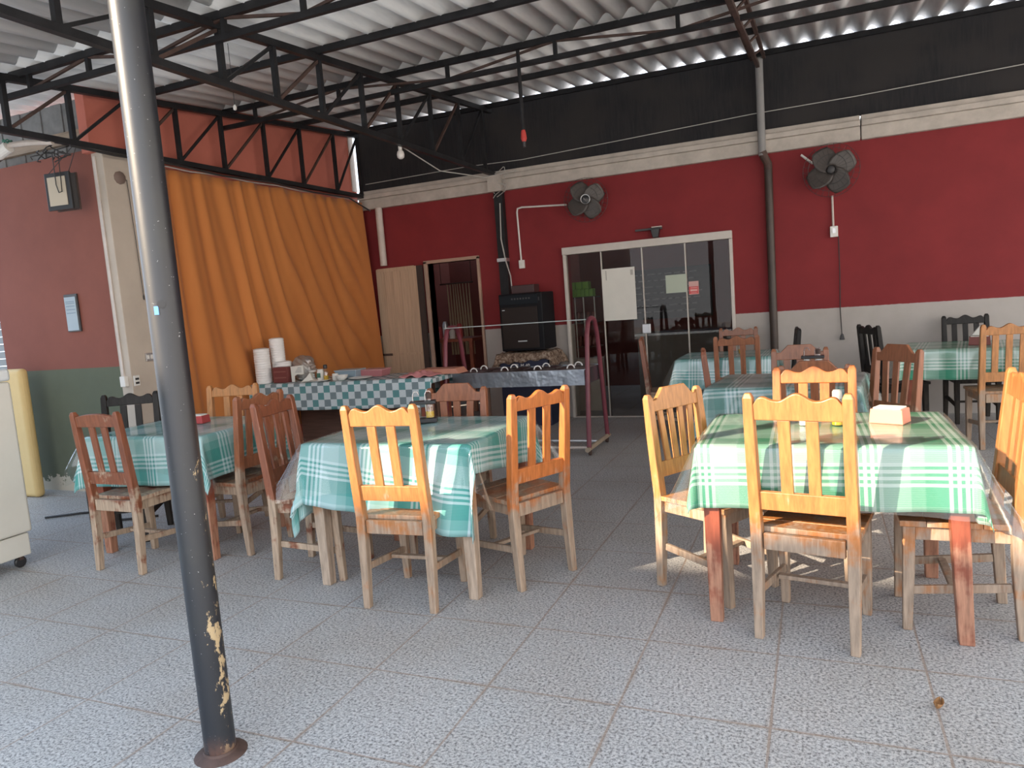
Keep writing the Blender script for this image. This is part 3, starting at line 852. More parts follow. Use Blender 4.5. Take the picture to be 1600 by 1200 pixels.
obj('carton', B().span((-.085, -.05, 0), (.085, .05, .155)), mat('dark_red_carton', (.16, .035, .03), .6), t, bevel=.003)
for z in (.045, .105): obj('print_band', B().span((-.07, -.0515, z), (.07, -.05, z + .012)), mat('faded_print', (.24, .09, .07), .7), t)
t = thing('paper_sheet', 'white printed paper flap standing beside the dark red box', 'paper', (-.63, 3.03, CT), R(6))
obj('sheet', B().prism([(-.07, 0), (-.035, 0), (-.03, .06), (.0, .075), (.05, .07), (.075, .075), (.075, .16), (-.07, .155)], .006, Matrix.Identity(4)), M['paper'], t)
for k in range(4): obj('print_line', B().span((-.02 + .01 * k, -.0045, .095 + k * .014), (.05, -.003, .10 + k * .014)), mat('grey_print', (.25, .25, .25), .8), t)
t = thing('napkin_bag', 'white folded paper bag lying beside the printed flap', 'bag', (-.49, 3.01, CT), R(20))
obj('paper', B().prism([(-.07, 0), (.07, 0), (.05, .035), (.03, .09), (-.005, .05)], .05, Matrix.Identity(4)), M['paper'], t, bevel=.006)
def jar(label, x, y, h, r, m, lid=None):
    t = thing('jar', label, 'jar', (x, y, CT))
    auto(obj('body', B().lathe([(r * .9, 0), (r, .006), (r, h * .8), (r * .85, h * .86)], n=18), m, t))
    if lid: auto(obj('lid', B().lathe([(r * .9, h * .84), (r * .9, h), (r * .7, h * 1.03)], n=18), lid, t))
    return t
jar('clear jar left of the labelled jar on the check cloth', -.52, 3.13, .10, .042, M['bottle'], M['white'])
t = jar('white labelled jar left of the oil bottle on the check cloth', -.385, 3.08, .11, .034, M['white'], M['white'])
obj('label', B().span((-.022, -.0355, .03), (.022, -.033, .075)), mat('jar_print', (.06, .16, .12), .6), t)
bottle('oil_bottle', 'tall oil bottle with black cap on the check cloth table', -.30, 3.05, CT, M['black'], True, 1.0)
jar('white cup between the oil bottle and the bowl', -.205, 3.07, .075, .030, M['white'])
def dish(name, label, cat, x, y, prof, m, z=None):
    o = auto(obj(name, B().lathe(prof, n=32), m)); o.location = (x, y, CT if z is None else z); return tag(o, label, cat)
dish('bowl', 'small white bowl on the check cloth table', 'bowl', -.10, 3.03, [(.028, 0), (.05, .02), (.062, .05), (.058, .05), (.045, .022), (.02, .01)], M['white'])
dish('plate', 'white plate right of the small bowl', 'plate', .07, 3.09, [(.06, 0), (.115, .014), (.117, .018), (.06, .006), (.01, .005)], M['white'])
dish('plate', 'white plate under the oil bottle on the check cloth', 'plate', -.33, 3.00, [(.06, 0), (.105, .012), (.107, .016), (.06, .006), (.01, .005)], M['white'])
def tub(label, x, y, w, d, h, m, lidm):
    t = thing('plastic_tub', label, 'tub', (x, y, CT), R(2), 'plastic tubs on the check table')
    obj('body', B().sweep([(0, 0, 0), (0, 0, h)], [(w * .88, d * .88), (w, d)]), m, t, bevel=.006)
    obj('lid', B().box((0, 0, h + .006), (w * 1.04, d * 1.04, .012)), lidm, t, bevel=.004)
blue_t = mat('blue_grey_plastic', (.24, .32, .38), .4); pink_t = mat('pink_plastic', (.42, .16, .17), .45)
tub('blue grey plastic tub behind the small bowl', -.14, 3.23, .25, .18, .075, blue_t, mat('pale_blue_lid', (.34, .40, .44), .35))
tub('pink plastic tub right of the blue grey tub', .09, 3.33, .26, .18, .062, pink_t, mat('pale_pink_lid', (.50, .24, .24), .4))
bm = bmesh.new(); bmesh.ops.create_grid(bm, x_segments=26, y_segments=16, size=1)
for v in bm.verts:
    x_, y_ = v.co.x, v.co.y
    v.co = Vector((x_ * .17, y_ * .11, .022 + .018 * math.sin(x_ * 7 + y_ * 3) * math.sin(y_ * 6 + 1) * (1 - x_ * x_) + .03 * (1 - x_ * x_) * (1 - y_ * y_)))
o = obj('dish_towel', bm, mat('pink_towel', (.55, .22, .22), .9), smooth=True, solid=.008); o.location = (.72, 3.13, CT - .012); tag(o, 'crumpled pink towel on the right end of the check cloth', 'towel')
o = obj('chopping_board', B().prism([(-.24, 0), (.20, 0), (.16, .05), (-.24, .05)], .20, Matrix.Identity(4)), mat('salmon_board', (.50, .22, .15), .6), bevel=.004)
o.location = (.86, 3.36, CT); tag(o, 'salmon coloured box lid behind the pink towel', 'box lid')

# ---------------- buffet trolley
t = thing('buffet_trolley', 'steel buffet trolley with dark red tube frame in front of the red wall', 'buffet', (0, 0, 0))
red_tube = painted('dark_red_tube', (.16, .035, .05), .15, .4, 8, .02)
for xx in (.80, 2.25):
    pts = [(xx, 3.38, .06), (xx, 3.46, .65), (xx, 3.53, 1.08), (xx, 3.575, 1.17)]
    for k in range(1, 6):
        a = math.pi * k / 6; pts.append((xx, 3.695 - .12 * math.cos(a), 1.17 + .06 * math.sin(a)))
    pts += [(xx, 3.815, 1.17), (xx, 3.86, 1.08), (xx, 3.93, .65), (xx, 4.01, .06)]
    auto(obj('tube_frame', B().path(pts, .022, 12), red_tube, t), 60)
    f = obj('foot_bar', B().path([(xx, 3.32, .062), (xx, 4.06, .062)], .022, 10), painted('brassy_tube', (.38, .30, .22), .15, .45), t)
    for y_ in (3.40, 3.98):
        auto(obj('caster', B().lathe([(.026, -.012), (.028, -.006), (.028, .006), (.026, .012)], (xx, y_, .028), 16, Matrix.Rotation(R(90), 3, 'Y')), M['rust'], t))
obj('cross_bar', B().path([(.80, 3.70, .07), (2.25, 3.70, .07)], .015, 8), M['silver'], t)
obj('cross_bar', B().path([(.80, 3.40, .07), (2.25, 3.40, .07)], .012, 8), M['pvc'], t)
steel = mat('brushed_steel', (.42, .45, .50), .28, .95); ns = N(steel); ns.bump(ns.noise(ns.coord(), 5, 3), .5, .03)
b = B()
b.span((.885, 3.455, .635), (2.225, 3.467, .775)); b.span((.885, 3.933, .635), (2.225, 3.945, .775))
b.span((.885, 3.467, .635), (.897, 3.933, .775)); b.span((2.213, 3.467, .635), (2.225, 3.933, .775)); b.span((.897, 3.467, .635), (2.213, 3.933, .65))
b.span((.87, 3.44, .775), (2.24, 3.47, .781)); b.span((.87, 3.93, .775), (2.24, 3.96, .781))
obj('steel_tray', b, steel, t)
obj('well', B().span((.90, 3.47, .735), (2.21, 3.93, .75)), mat('black_tray_well', (.03, .022, .022), .4), t)
gl = B(); gl.bar((.80, 3.695, 1.222), (2.25, 3.695, 1.222), .34, .006, (0, 0, 1)); obj('sneeze_guard', gl, M['bufglass'], t)
gl = B(); gl.path([(.80, 3.525, 1.224), (2.25, 3.525, 1.224)], .005, 6); obj('glass_edge', gl, mat('pale_glass_edge', (.42, .46, .46), .2), t)
pan_proto = None; k = 0
names = ['first', 'second', 'third', 'fourth']
for row, y_ in (('near', 3.58), ('far', 3.82)):
    for i, x_ in enumerate((1.06, 1.39, 1.73, 2.06)):
        lab = '%s dark lidded pan from the left in the %s row of the buffet trolley' % (names[i], row)
        if pan_proto is None:
            pan_proto = thing('food_pan', lab, 'pan', (x_, y_, .751), 0, 'lidded pans in the buffet trolley')
            obj('lid', B().sweep([(0, 0, 0), (0, 0, .022), (0, 0, .03)], [(.29, .21), (.29, .21), (.25, .17)]), mat('dark_pan_lid', (.035, .022, .022), .35), pan_proto, bevel=.004)
            pts = [(-.036 * math.cos(math.pi * q / 8), 0, .028 + .036 * math.sin(math.pi * q / 8)) for q in range(9)]
            obj('handle', B().path(pts, .0065, 8), M['foam'], pan_proto, smooth=True)
        else: copy_tree(pan_proto, (x_, y_, .751), 0, lab)

# ---------------- oven box on a covered crate, by the red wall
t = thing('storage_crate', 'dark blue crate under a brown patterned cloth behind the buffet', 'crate', (1.06, 5.10, 0))
navy = mat('navy_plastic', (.018, .022, .055), .5)
obj('crate_body', B().span((-.30, -.20, 0), (.30, .22, .80)), navy, t, bevel=.01)
text_obj('crate_lettering', 'TL M 40', .055, Matrix.Translation((-.02, -.203, .70)) @ Matrix.Rotation(R(90), 4, 'X'), M['white'], t)
m = mat('brown_patterned_cloth', (.2, .15, .1), .9); n = N(m); v = n.coord()
n.base(n.ramp(n.noise(v, 28, 4, .7), [(.35, (.05, .03, .02)), (.5, (.20, .13, .09)), (.66, (.42, .34, .27))]))
bmc = drape(1.06, 5.11, 0, .63, .45, .845, (.17, .105), 4, (0, 0), 2.5, (.10, .30), .03, 31, .02)
for v in bmc.verts: v.co.z += .012 * math.sin(v.co.x * 37) * math.sin(v.co.y * 31 + v.co.z * 40)
o = obj('cover_cloth', bmc, m, solid=.004); tag(o, 'brown patterned cloth draped over the dark blue crate', 'cloth')
OZ = .872
t = thing('countertop_oven', 'black box shaped oven with a control strip standing on the draped crate', 'oven', (1.07, 5.09, OZ))
blk = mat('satin_black', (.008, .008, .010), .5, spec=.15)
obj('cabinet', B().span((-.265, -.19, 0), (.265, .22, .655)), blk, t, bevel=.012)
obj('door_panel', B().span((-.235, -.205, .03), (.205, -.19, .50)), mat('brown_black_glass', (.022, .015, .013), .5, spec=.2), t, bevel=.004)
obj('control_strip', B().span((-.25, -.202, .53), (.215, -.19, .635)), mat('blue_black_strip', (.010, .013, .017), .5, spec=.15), t, bevel=.003)
for k in range(7): obj('dial', B().span((-.10 + k * .035, -.210, .585), (-.082 + k * .035, -.202, .603)), M['dark'], t)
obj('nameplate', B().span((-.05, -.209, .105), (.06, -.205, .118)), M['silver'], t)
obj('badge', B().span((-.222, -.209, .468), (-.19, -.205, .477)), M['silver'], t)
obj('warning_lamp', B().span((.222, -.195, .56), (.235, -.19, .60)), M['black'], t)
o = obj('control_box', B().span((-.14, -.08, 0), (.14, .10, .095)), mat('dark_red_brown_box', (.05, .02, .02), .5), bevel=.006); o.location = (1.05, 5.14, OZ + .655); tag(o, 'small dark box lying on top of the black oven', 'box')
o = obj('power_lead', B().path([(.72, 5.36, 2.62), (.70, 5.36, 2.2), (.74, 5.35, 1.95), (.80, 5.33, 1.75), (.82, 5.30, 1.56)], .008, 6), M['cablewhite']); tag(o, 'pale power lead hanging along the black square post', 'cable')

# ---------------- doorway with plank door, opened flat against the wall
b = B(); b.span((-.44, 5.44, 0), (-.39, 5.62, 2.03)); b.span((.31, 5.44, 0), (.345, 5.62, 2.03)); b.span((-.44, 5.44, 2.0), (.345, 5.62, 2.04))
struct('trim_8', b, painted('pinkish_door_frame', (.42, .27, .20), .15, .6), bevel=.004)
t = thing('door_1', 'cream plank door', 'door', (-.43, 5.43, 0), R(-4)); del t['label']; del t['category']; t['kind'] = 'structure'
plank = woodplain('cream_painted_planks', (.50, .36, .25), .14, .7, (40, 40, 2.5))
b = B()
for k in range(5): b.span((-.075 - (k + 1) * .128, -.055, .04), (-.075 - k * .128 - .002, -.025, 1.99))
obj('plank_panel', b, plank, t, bevel=.003)
obj('top_rail', B().span((-.685, -.068, 1.95), (-.11, -.055, 1.995)), plank, t)
obj('lower_rail', B().span((-.66, -.066, .86), (-.10, -.055, .885)), plank, t)
obj('edge_stile', B().span((-.078, -.06, .03), (-.005, -.02, 1.99)), mat('dark_door_edge', (.045, .032, .028), .7), t)
obj('bolt_latch', B().span((-.72, -.078, .855), (-.56, -.062, .885)), M['rust'], t)

# ---------------- glass door: frame, four panes, lock, papers
t = bpy.data.objects.new('door_2', None); C.objects.link(t); t['kind'] = 'structure'; t.location = (0, 0, 0)
alu = painted('white_aluminium', (.55, .50, .45), .06, .45, 6, .02)
b = B(); b.span((1.44, 5.40, 1.935), (3.36, 5.50, 2.02)); b.span((1.44, 5.42, 0), (1.475, 5.50, 1.935)); b.span((3.325, 5.42, 0), (3.36, 5.50, 1.935)); b.span((1.475, 5.42, 0), (3.325, 5.50, .012))
obj('door_frame', b, alu, t, bevel=.004)
edges = [1.475, 1.90, 2.375, 2.855, 3.325]
for k in range(4):
    yk = 5.455 if k in (0, 3) else 5.435
    obj('glass_pane', B().span((edges[k] + .004, yk - .004, .014), (edges[k + 1] - .004 + (.02 if k == 0 else 0), yk + .004, 1.935)), M['glass'], t)
for x_ in edges[1:4]:
    obj('edge_strip', B().span((x_ - .006, 5.425, .012), (x_ + .006, 5.462, 1.935)), alu, t)
obj('glass_lock', B().span((2.335, 5.415, .965), (2.435, 5.43, 1.075)), M['silver'], t, bevel=.012)
o = obj('poster_sheet', B().span((1.90, 5.422, 1.135), (2.285, 5.427, 1.73)), M['paper']); tag(o, 'large blank white sheet taped to the glass door', 'paper')
for x_, z_, w_, h_ in ((1.945, 1.60, .012, .11), (2.235, 1.64, .03, .06)):
    obj('faded_print', B().span((x_, 5.4205, z_), (x_ + w_, 5.422, z_ + h_)), mat('faint_print', (.42, .40, .36), .9), o)
o = obj('notice_sheet', B().span((2.63, 5.417, 1.40), (2.86, 5.422, 1.60)), painted('pale_green_paper', (.44, .49, .40), .03, .8)); tag(o, 'small pale green sheet taped to the glass door', 'paper')
t2 = thing('door_sticker', 'red and pink square sticker on the right pane of the glass door', 'sticker', (0, 0, 0))
obj('pale_half', B().span((2.878, 5.440, 1.455), (2.985, 5.450, 1.512)), mat('pale_pink', (.62, .36, .33), .6), t2)
obj('red_half', B().span((2.878, 5.440, 1.368), (2.985, 5.450, 1.454)), mat('sticker_red', (.58, .06, .06), .5), t2)
pk = mat('sticker_pink', (.75, .42, .38), .6)
for (xa, xb, za, zb) in ((2.895, 2.968, 1.437, 1.443), (2.893, 2.968, 1.403, 1.424), (2.90, 2.96, 1.383, 1.388), (2.878, 2.985, 1.368, 1.374), (2.979, 2.985, 1.368, 1.45)):
    obj('lettering', B().span((xa, 5.438, za), (xb, 5.440, zb)), pk, t2)

# ---------------- dim room behind the doors
room = painted('dim_maroon_room', (.20, .060, .048), .1, .9)
b = B(); b.span((-1.6, 8.4, 0), (10, 8.5, 2.76)); struct('wall_room_back', b, room)
b = B(); b.span((-1.7, 5.62, 0), (-1.6, 8.5, 2.76)); struct('wall_room_left', b, room)
b = B(); b.span((5.2, 5.62, 0), (5.3, 8.4, 2.76)); struct('wall_room_right', b, room)
b = B(); b.span((.62, 5.62, 0), (.72, 8.4, 2.70)); struct('wall_room_divider', b, room)
b = B(); b.span((-1.7, 5.64, 2.70), (10, 8.12, 2.76)); struct('ceiling_room', b, painted('room_ceiling', (.25, .22, .20)))  # stops short of the back wall, gap added to let sky light in
o = obj('chalkboard', B().span((1.50, 8.36, 1.02), (2.75, 8.395, 1.78)), M['black']); tag(o, 'black chalkboard with rows of chalk writing inside the room', 'chalkboard')
ck = mat('chalk', (.34, .34, .33), .9)
for r_ in range(7):
    x_ = 1.57
    while x_ < 2.5:
        w_ = rnd.uniform(.05, .16)
        obj('chalk_line', B().span((x_, 8.357, 1.69 - r_ * .095), (x_ + w_, 8.36, 1.708 - r_ * .095)), ck, o)
        x_ += w_ + .04
# shelf with green packets just behind the left pane
t = thing('display_shelf', 'white wire display shelf behind the left pane of the glass door', 'shelf', (1.30, 5.95, 0))
obj('base_cabinet', B().span((-.02, -.02, 0), (.36, .22, .66)), alu, t)
for z_ in (.80, 1.10, 1.42): obj('shelf_board', B().span((-.02, -.02, z_), (.36, .22, z_ + .015)), mat('dark_shelf', (.09, .05, .04), .6), t)
for x_ in (.09, .20, .34): obj('upright', B().span((x_, -.03, .66), (x_ + .012, -.018, 1.43)), M['white'], t)
grn = mat('green_packet', (.22, .46, .07), .5); grp_ = 'green packets on the display shelf'
for i in range(6):
    o = obj('packet', B().span((-.024, -.06, 0), (.024, .06, .095)), grn, bevel=.004)
    o.location = (1.33 + i * .052, 6.05, 1.436); tag(o, 'green packet in the lower row on the display shelf behind the glass', 'packet', grp_)
    o['label'] = 'green packet in the lower row on the display shelf behind the glass'
for i in range(3):
    o = obj('packet', B().span((-.04, -.06, 0), (.04, .06, .09)), grn, bevel=.004)
    o.location = (1.35 + i * .086, 6.05, 1.532); tag(o, 'green packet in the upper row on the display shelf behind the glass', 'packet', 'upper green packets on the display shelf')
red_can = mat('dark_red_can', (.16, .04, .03), .4)
for z_ in (.816, 1.116):
    for i in range(5):
        o = auto(obj('can', B().lathe([(.028, 0), (.03, .005), (.03, .12), (.026, .126)], n=14), red_can)); o.location = (1.33 + i * .064, 6.03, z_)
        tag(o, 'dark red can on the %s board of the display shelf' % ('lower' if z_ < 1 else 'middle'), 'can', 'cans on the %s shelf board' % ('lower' if z_ < 1 else 'middle'))
t = thing('counter', 'dim glass topped counter seen through the glass door', 'counter', (2.35, 7.0, 0))
obj('body', B().span((-.38, -.25, 0), (1.4, .25, .86)), painted('dim_counter', (.22, .20, .18), .1), t)
obj('top', B().span((-.41, -.28, .86), (1.43, .28, .89)), mat('steel_top', (.4, .42, .44), .25, .8), t)
# inside the left doorway: cloth strip curtain and a laden table
t = thing('strip_curtain', 'pale hanging strips at the back of the left doorway', 'curtain', (-.86, 7.2, 0))
for k in range(9):
    obj('strip', B().path([(-.18 + k * .045, .02 * math.sin(k), 1.78), (-.175 + k * .045, .01, 1.3), (-.17 + k * .047 + .01 * math.sin(k * 3), 0, .70)], [.008, .016, .018], 6), mat('pale_strip', (.42, .33, .22), .8), t)
obj('rod', B().path([(-.30, 0, 1.79), (.26, 0, 1.79)], .012, 8), M['rust'], t)
for x_ in (-.28, .24): obj('hanger', B().path([(x_, 0, 1.79), (x_, 0, 2.70)], .006, 6), M['rust'], t)
t = thing('side_table', 'dark side table inside the left doorway', 'table', (-.60, 6.3, 0))
obj('top', B().span((-.27, -.3, .96), (.50, .3, 1.00)), M['leg_red'], t); obj('shelf', B().span((-.27, -.3, .42), (.50, .3, .45)), M['pvc'], t)
for sx in (-.24, .46):
    for sy in (-.26, .26): obj('leg', B().span((sx - .025, sy - .025, 0), (sx + .025, sy + .025, .96)), M['leg_red'], t)
for i, (x_, h_, m_) in enumerate(((-.28, .17, M['red_pot']), (-.18, .24, M['silver']), (-.08, .14, M['pvc']), (.04, .20, M['red_pot']))):
    o = auto(obj('kitchen_jar', B().lathe([(.035, 0), (.04, .01), (.04, h_ * .8), (.025, h_)], n=14), m_)); o.location = (x_ - .42, 6.2, 1.00)
    tag(o, ['short red jar at the left on the side table in the doorway', 'tall silver jar on the side table in the doorway', 'short pale jar on the side table in the doorway', 'tall red jar on the side table in the doorway'][i], 'jar')

# ---------------- wall fans
def fan(label, x, z, r, yaw, ring, pull=False):
    t = thing('wall_fan', label, 'fan', (x, 5.47, z), 0)
    rot = Matrix.Rotation(yaw, 4, 'Z')
    fx = lambda p: rot @ Vector(p)
    b = B(); b.path([(0, -.02, 0), fx((0, -.10, 0)), fx((0, -.16, 0))], .03, 12); obj('arm', b, M['dark'], t)
    b = B(); b.span((-.04, -.02, -.06), (.04, 0, .06)); obj('wall_plate', b, M['dark'], t)
    Mr = (rot @ Matrix.Rotation(R(90), 4, 'X')).to_3x3()
    auto(obj('motor', B().lathe([(.05, 0), (.06, .02), (.06, .08), (.03, .10)], fx((0, -.12, 0)), 18, Mr), M['dark'], t))
    bl = mat('grey_brown_blade', (.075, .062, .055), .4)
    for k in range(4):
        a = R(28 + 90 * k + 12 * yaw)
        bm = bmesh.new(); n1, n2 = 8, 8; gr = []
        for i in range(n1 + 1):
            f = i / n1; rr_ = r * (.18 + .72 * f); row = []
            for j in range(n2 + 1):
                g = j / n2 - .5
                wd = r * .95 * math.sin(math.pi * (.16 + .68 * f)) ** .7
                row.append(bm.verts.new((rr_ * math.cos(g * wd / max(rr_, .02)), rr_ * math.sin(g * wd / max(rr_, .02)), g * .05)))
            gr.append(row)
        for i in range(n1):
            for j in range(n2): bm.faces.new((gr[i][j], gr[i + 1][j], gr[i + 1][j + 1], gr[i][j + 1]))
        T = Matrix.Translation(fx((0, -.235, 0))) @ rot @ Matrix.Rotation(R(90), 4, 'X') @ Matrix.Rotation(a, 4, 'Z')
        bmesh.ops.transform(bm, matrix=T, verts=bm.verts)
        obj('blade', bm, bl, t, smooth=True, solid=.003)
    auto(obj('hub', B().lathe([(.035, 0), (.035, .05), (.02, .06)], fx((0, -.215, 0)), 18, Mr), M['dark'], t))
    b = B(); nw = 26
    for k in range(nw):
        a = 2 * math.pi * k / nw; ca, sa = math.cos(a), math.sin(a)
        b.path([fx((ca * .05, -.285, sa * .05)), fx((ca * r * .62, -.295, sa * r * .62)), fx((ca * r * .95, -.27, sa * r * .95)), fx((ca * r, -.23, sa * r)), fx((ca * r * .9, -.18, sa * r * .9)), fx((ca * .06, -.15, sa * .06))], .0012, 4, False)
    for rr_, yy_ in ((r, -.23), (r * .8, -.288), (r * .55, -.296)):
        b.path([fx((rr_ * math.cos(2 * math.pi * k / 32), yy_, rr_ * math.sin(2 * math.pi * k / 32))) for k in range(33)], .0022, 4)
    obj('guard', b, M['dark'], t)
    if ring:
        auto(obj('badge_cap', B().lathe([(.05, 0), (.05, .006), (.045, .01)], fx((0, -.298, 0)), 24, Mr), M['black'], t))
        obj('badge_ring', B().path([fx((.05 * math.cos(2 * math.pi * k / 24), -.307, .05 * math.sin(2 * math.pi * k / 24))) for k in range(25)], .005, 6), M['silver'], t)
        obj('badge_mark', B().path([fx((-.022, -.311, .008)), fx((.008, -.311, -.016))], .007, 6), M['silver'], t)
    return t
fan('dark wall fan with a silver ringed centre left of the glass door top', 1.77, 2.51, .245, R(12), True)
fan('dark wall fan at the right with a conduit to the switch box below', 4.36, 2.49, .26, R(-4), False)
def box_thing(name, label, cat, c, d, m, bevel=.004):
    o = obj(name, B().box((0, 0, 0), d), m, bevel=bevel); o.location = c; return tag(o, label, cat)
t = thing('fan_switch', 'white switch box with conduit left of the glass door', 'switch', (.91, 5.45, 1.88))
obj('box', B().box((0, 0, 0), (.07, .035, .10)), M['white'], t, bevel=.006)
obj('rocker', B().box((0, -.02, .0), (.022, .01, .035)), M['paper'], t)
obj('conduit', B().path([(-.005, 0, .05), (-.015, 0, .62), (-.005, 0, .66), (.05, 0, .67), (.62, -.02, .63)], .011, 8), M['white'], t)
t = thing('fan_switch', 'white switch box below the right wall fan', 'switch', (4.36, 5.45, 1.90))
obj('box', B().box((0, 0, 0), (.075, .035, .11)), M['white'], t, bevel=.006)
obj('rocker', B().box((0, -.02, .01), (.03, .01, .05)), M['silver'], t)
obj('conduit', B().path([(-.005, 0, .05), (-.008, -.005, .36)], .011, 8), M['pvc'], t)
o = obj('conduit_pipe', B().path([(4.07, 5.40, 2.70), (4.18, 5.42, 2.60)], .012, 8), M['white']); tag(o, 'short white slanted conduit above the right wall fan', 'pipe')
t = thing('hanging_flex', 'thin dark flex with a plug hanging on the white wall under the right fan', 'cable', (4.40, 5.44, 0))
obj('cord', B().path([(.0, 0, 1.85), (.005, .01, 1.5), (.0, .01, 1.1), (.01, .0, .84)], .005, 6), M['cable'], t)
obj('plug', B().sweep([(.012, 0, .79), (.012, 0, .85)], [(.05, .03), (.022, .022)]), M['dark'], t, bevel=.006)
t = thing('door_camera', 'small dark sensor on a bar above the glass door', 'camera', (2.52, 5.42, 2.10))
obj('bar', B().box((-.05, 0, .025), (.30, .03, .022)), M['dark'], t, bevel=.003)
obj('housing', B().sweep([(.03, -.02, -.075), (.03, -.02, .02)], [(.06, .06), (.10, .08)]), M['black'], t, bevel=.006)
obj('top_plate', B().box((.045, -.01, .042), (.11, .06, .01)), M['pvc'], t)
obj('wall_bracket', B().box((.03, .03, .02), (.05, .045, .03)), M['dark'], t)

# ---------------- things hanging from the roof steel
t = thing('light_bulb', 'white light bulb hanging under the middle roof truss', 'bulb', (.62, 3.30, 0))
obj('socket', B().lathe([(.018, 2.925), (.018, 2.955)], n=14), M['white'], t)
auto(obj('globe', B().lathe([(.014, 2.925), (.03, 2.905), (.036, 2.88), (.032, 2.855), (.018, 2.842), (.004, 2.838)], n=18), mat('frosted_bulb', (.7, .66, .62), .3), t))
t = thing('hanging_pipe', 'thin dark pipe with red tape at its tip hanging from the far lattice purlin', 'pipe', (1.92, 3.15, 0))
obj('pipe', B().lathe([(.016, 2.86), (.016, 3.52)], n=12), M['steel_black'], t)
obj('red_tape', B().lathe([(.014, 2.77), (.026, 2.80), (.022, 2.85), (.016, 2.87)], n=12), mat('red_tape', (.50, .05, .04), .6), t)
obj('tip', B().lathe([(.014, 2.73), (.016, 2.78)], n=12), M['black'], t)
t = thing('small_bulb', 'tiny pale bulb on a thin wire under the roof near the steel pole', 'bulb', (.22, 1.62, .05))
obj('wire', B().path([(0, 0, 3.43), (.0, 0, 2.99)], .0025, 5), M['cable'], t)
auto(obj('globe', B().lathe([(.006, 2.99), (.014, 2.975), (.012, 2.955), (.004, 2.95)], n=12), M['white'], t))
t = thing('floodlight', 'small white floodlight tied with green wire at the far left truss', 'lamp', (-1.56, 1.10, 2.90))
obj('head', B().path([(-.14, -.02, -.03), (-.02, .0, .02)], .045, 16), M['white'], t)
obj('bezel', B().path([(-.155, -.024, -.036), (-.138, -.02, -.029)], .05, 16), M['dark'], t)
obj('tie', B().path([(-.03 + .03 * math.cos(q), .03 * math.sin(q), .05 + .02 * math.sin(q * 1.7)) for q in [k * .6 for k in range(24)]], .006, 6), mat('green_tie', (.05, .18, .13), .6), t)
obj('arm', B().path([(-.02, 0, .03), (.16, .04, .03), (.34, .10, .02)], .022, 10), M['pvc'], t)
t = thing('framed_box', 'black framed light box with a cream face hung by strings on the left', 'light box', (-1.53, 1.42, 2.46), R(8))
obj('frame', B().span((-.125, 0, 0), (.125, .022, .30)), M['black'], t, bevel=.004)
obj('face', B().span((-.095, -.004, .035), (.085, 0, .265)), mat('cream_face', (.50, .43, .33), .5), t)
obj('body', B().span((-.10, .022, .01), (.12, .075, .29)), M['dark'], t)
obj('back_frame', B().span((-.11, .075, 0), (.125, .09, .30)), M['rust'], t)
for x_, xe in ((-.11, .02), (.10, .04)):
    obj('string', B().path([(x_, .03, .30), (xe + .27, -.06, .485)], .003, 5), M['cable'], t)
obj('looped_cord', B().path([(.0, -.008, .46), (.0, -.012, .20), (.02, -.014, .135), (.05, -.013, .14), (.055, -.012, .25), (.05, .0, .46)], .004, 5), M['cable'], t)
b = B()
for k in range(7):
    p0 = Vector((-1.50 + rnd.uniform(-.1, .2), 1.40 + rnd.uniform(-.1, .1), 2.93))
    b.path([p0 + Vector((.05 * math.sin(q * .9 + k), .05 * math.cos(q * .7 + k), -.02 * q * rnd.uniform(.3, 1))) for q in range(7)], .005, 5)
o = obj('cable_tangle', b, M['cable']); tag(o, 'tangle of dark cables above the black framed light box', 'cables')
o = obj('cable_run', B().path([(-1.165, 1.30, 2.90), (-1.165, 1.7, 2.885), (-1.165, 2.3, 2.90), (-1.165, 2.9, 2.875), (-1.165, 3.6, 2.90), (-1.165, 4.3, 2.87), (-1.165, 5.0, 2.88), (-1.1, 5.36, 2.74)], .009, 6), M['cable']); tag(o, 'dark cable strung along the top of the orange curtain', 'cable')
o = obj('net_cable', B().path([(-1.2, 5.46, 3.10), (.3, 5.45, 3.12), (1.0, 5.45, 3.10), (2.2, 5.45, 3.14), (3.6, 5.45, 3.19), (4.6, 5.45, 3.20), (6.0, 5.45, 3.24), (8, 5.45, 3.26)], .005, 5), M['cablewhite']); tag(o, 'thin pale cable running across the black net', 'cable')
o = obj('bulb_flex', B().path([(.60, 3.3, 2.98), (.66, 4.0, 2.82), (.80, 4.8, 2.84), (.95, 5.38, 2.97)], .006, 5), M['cablewhite']); tag(o, 'pale flex sagging from the light bulb to the beam', 'cable')
b = B()
for k in range(6):
    b.path([(.74 + .10 * math.sin(q * .8 + k * 1.1), 5.34 - .03 * math.sin(q + k), 2.98 - .035 * q + .05 * math.sin(k)) for q in range(8)], .004, 5)
o = obj('wire_loops', b, M['cablewhite']); tag(o, 'loops of loose wire at the top of the black square post', 'wires')

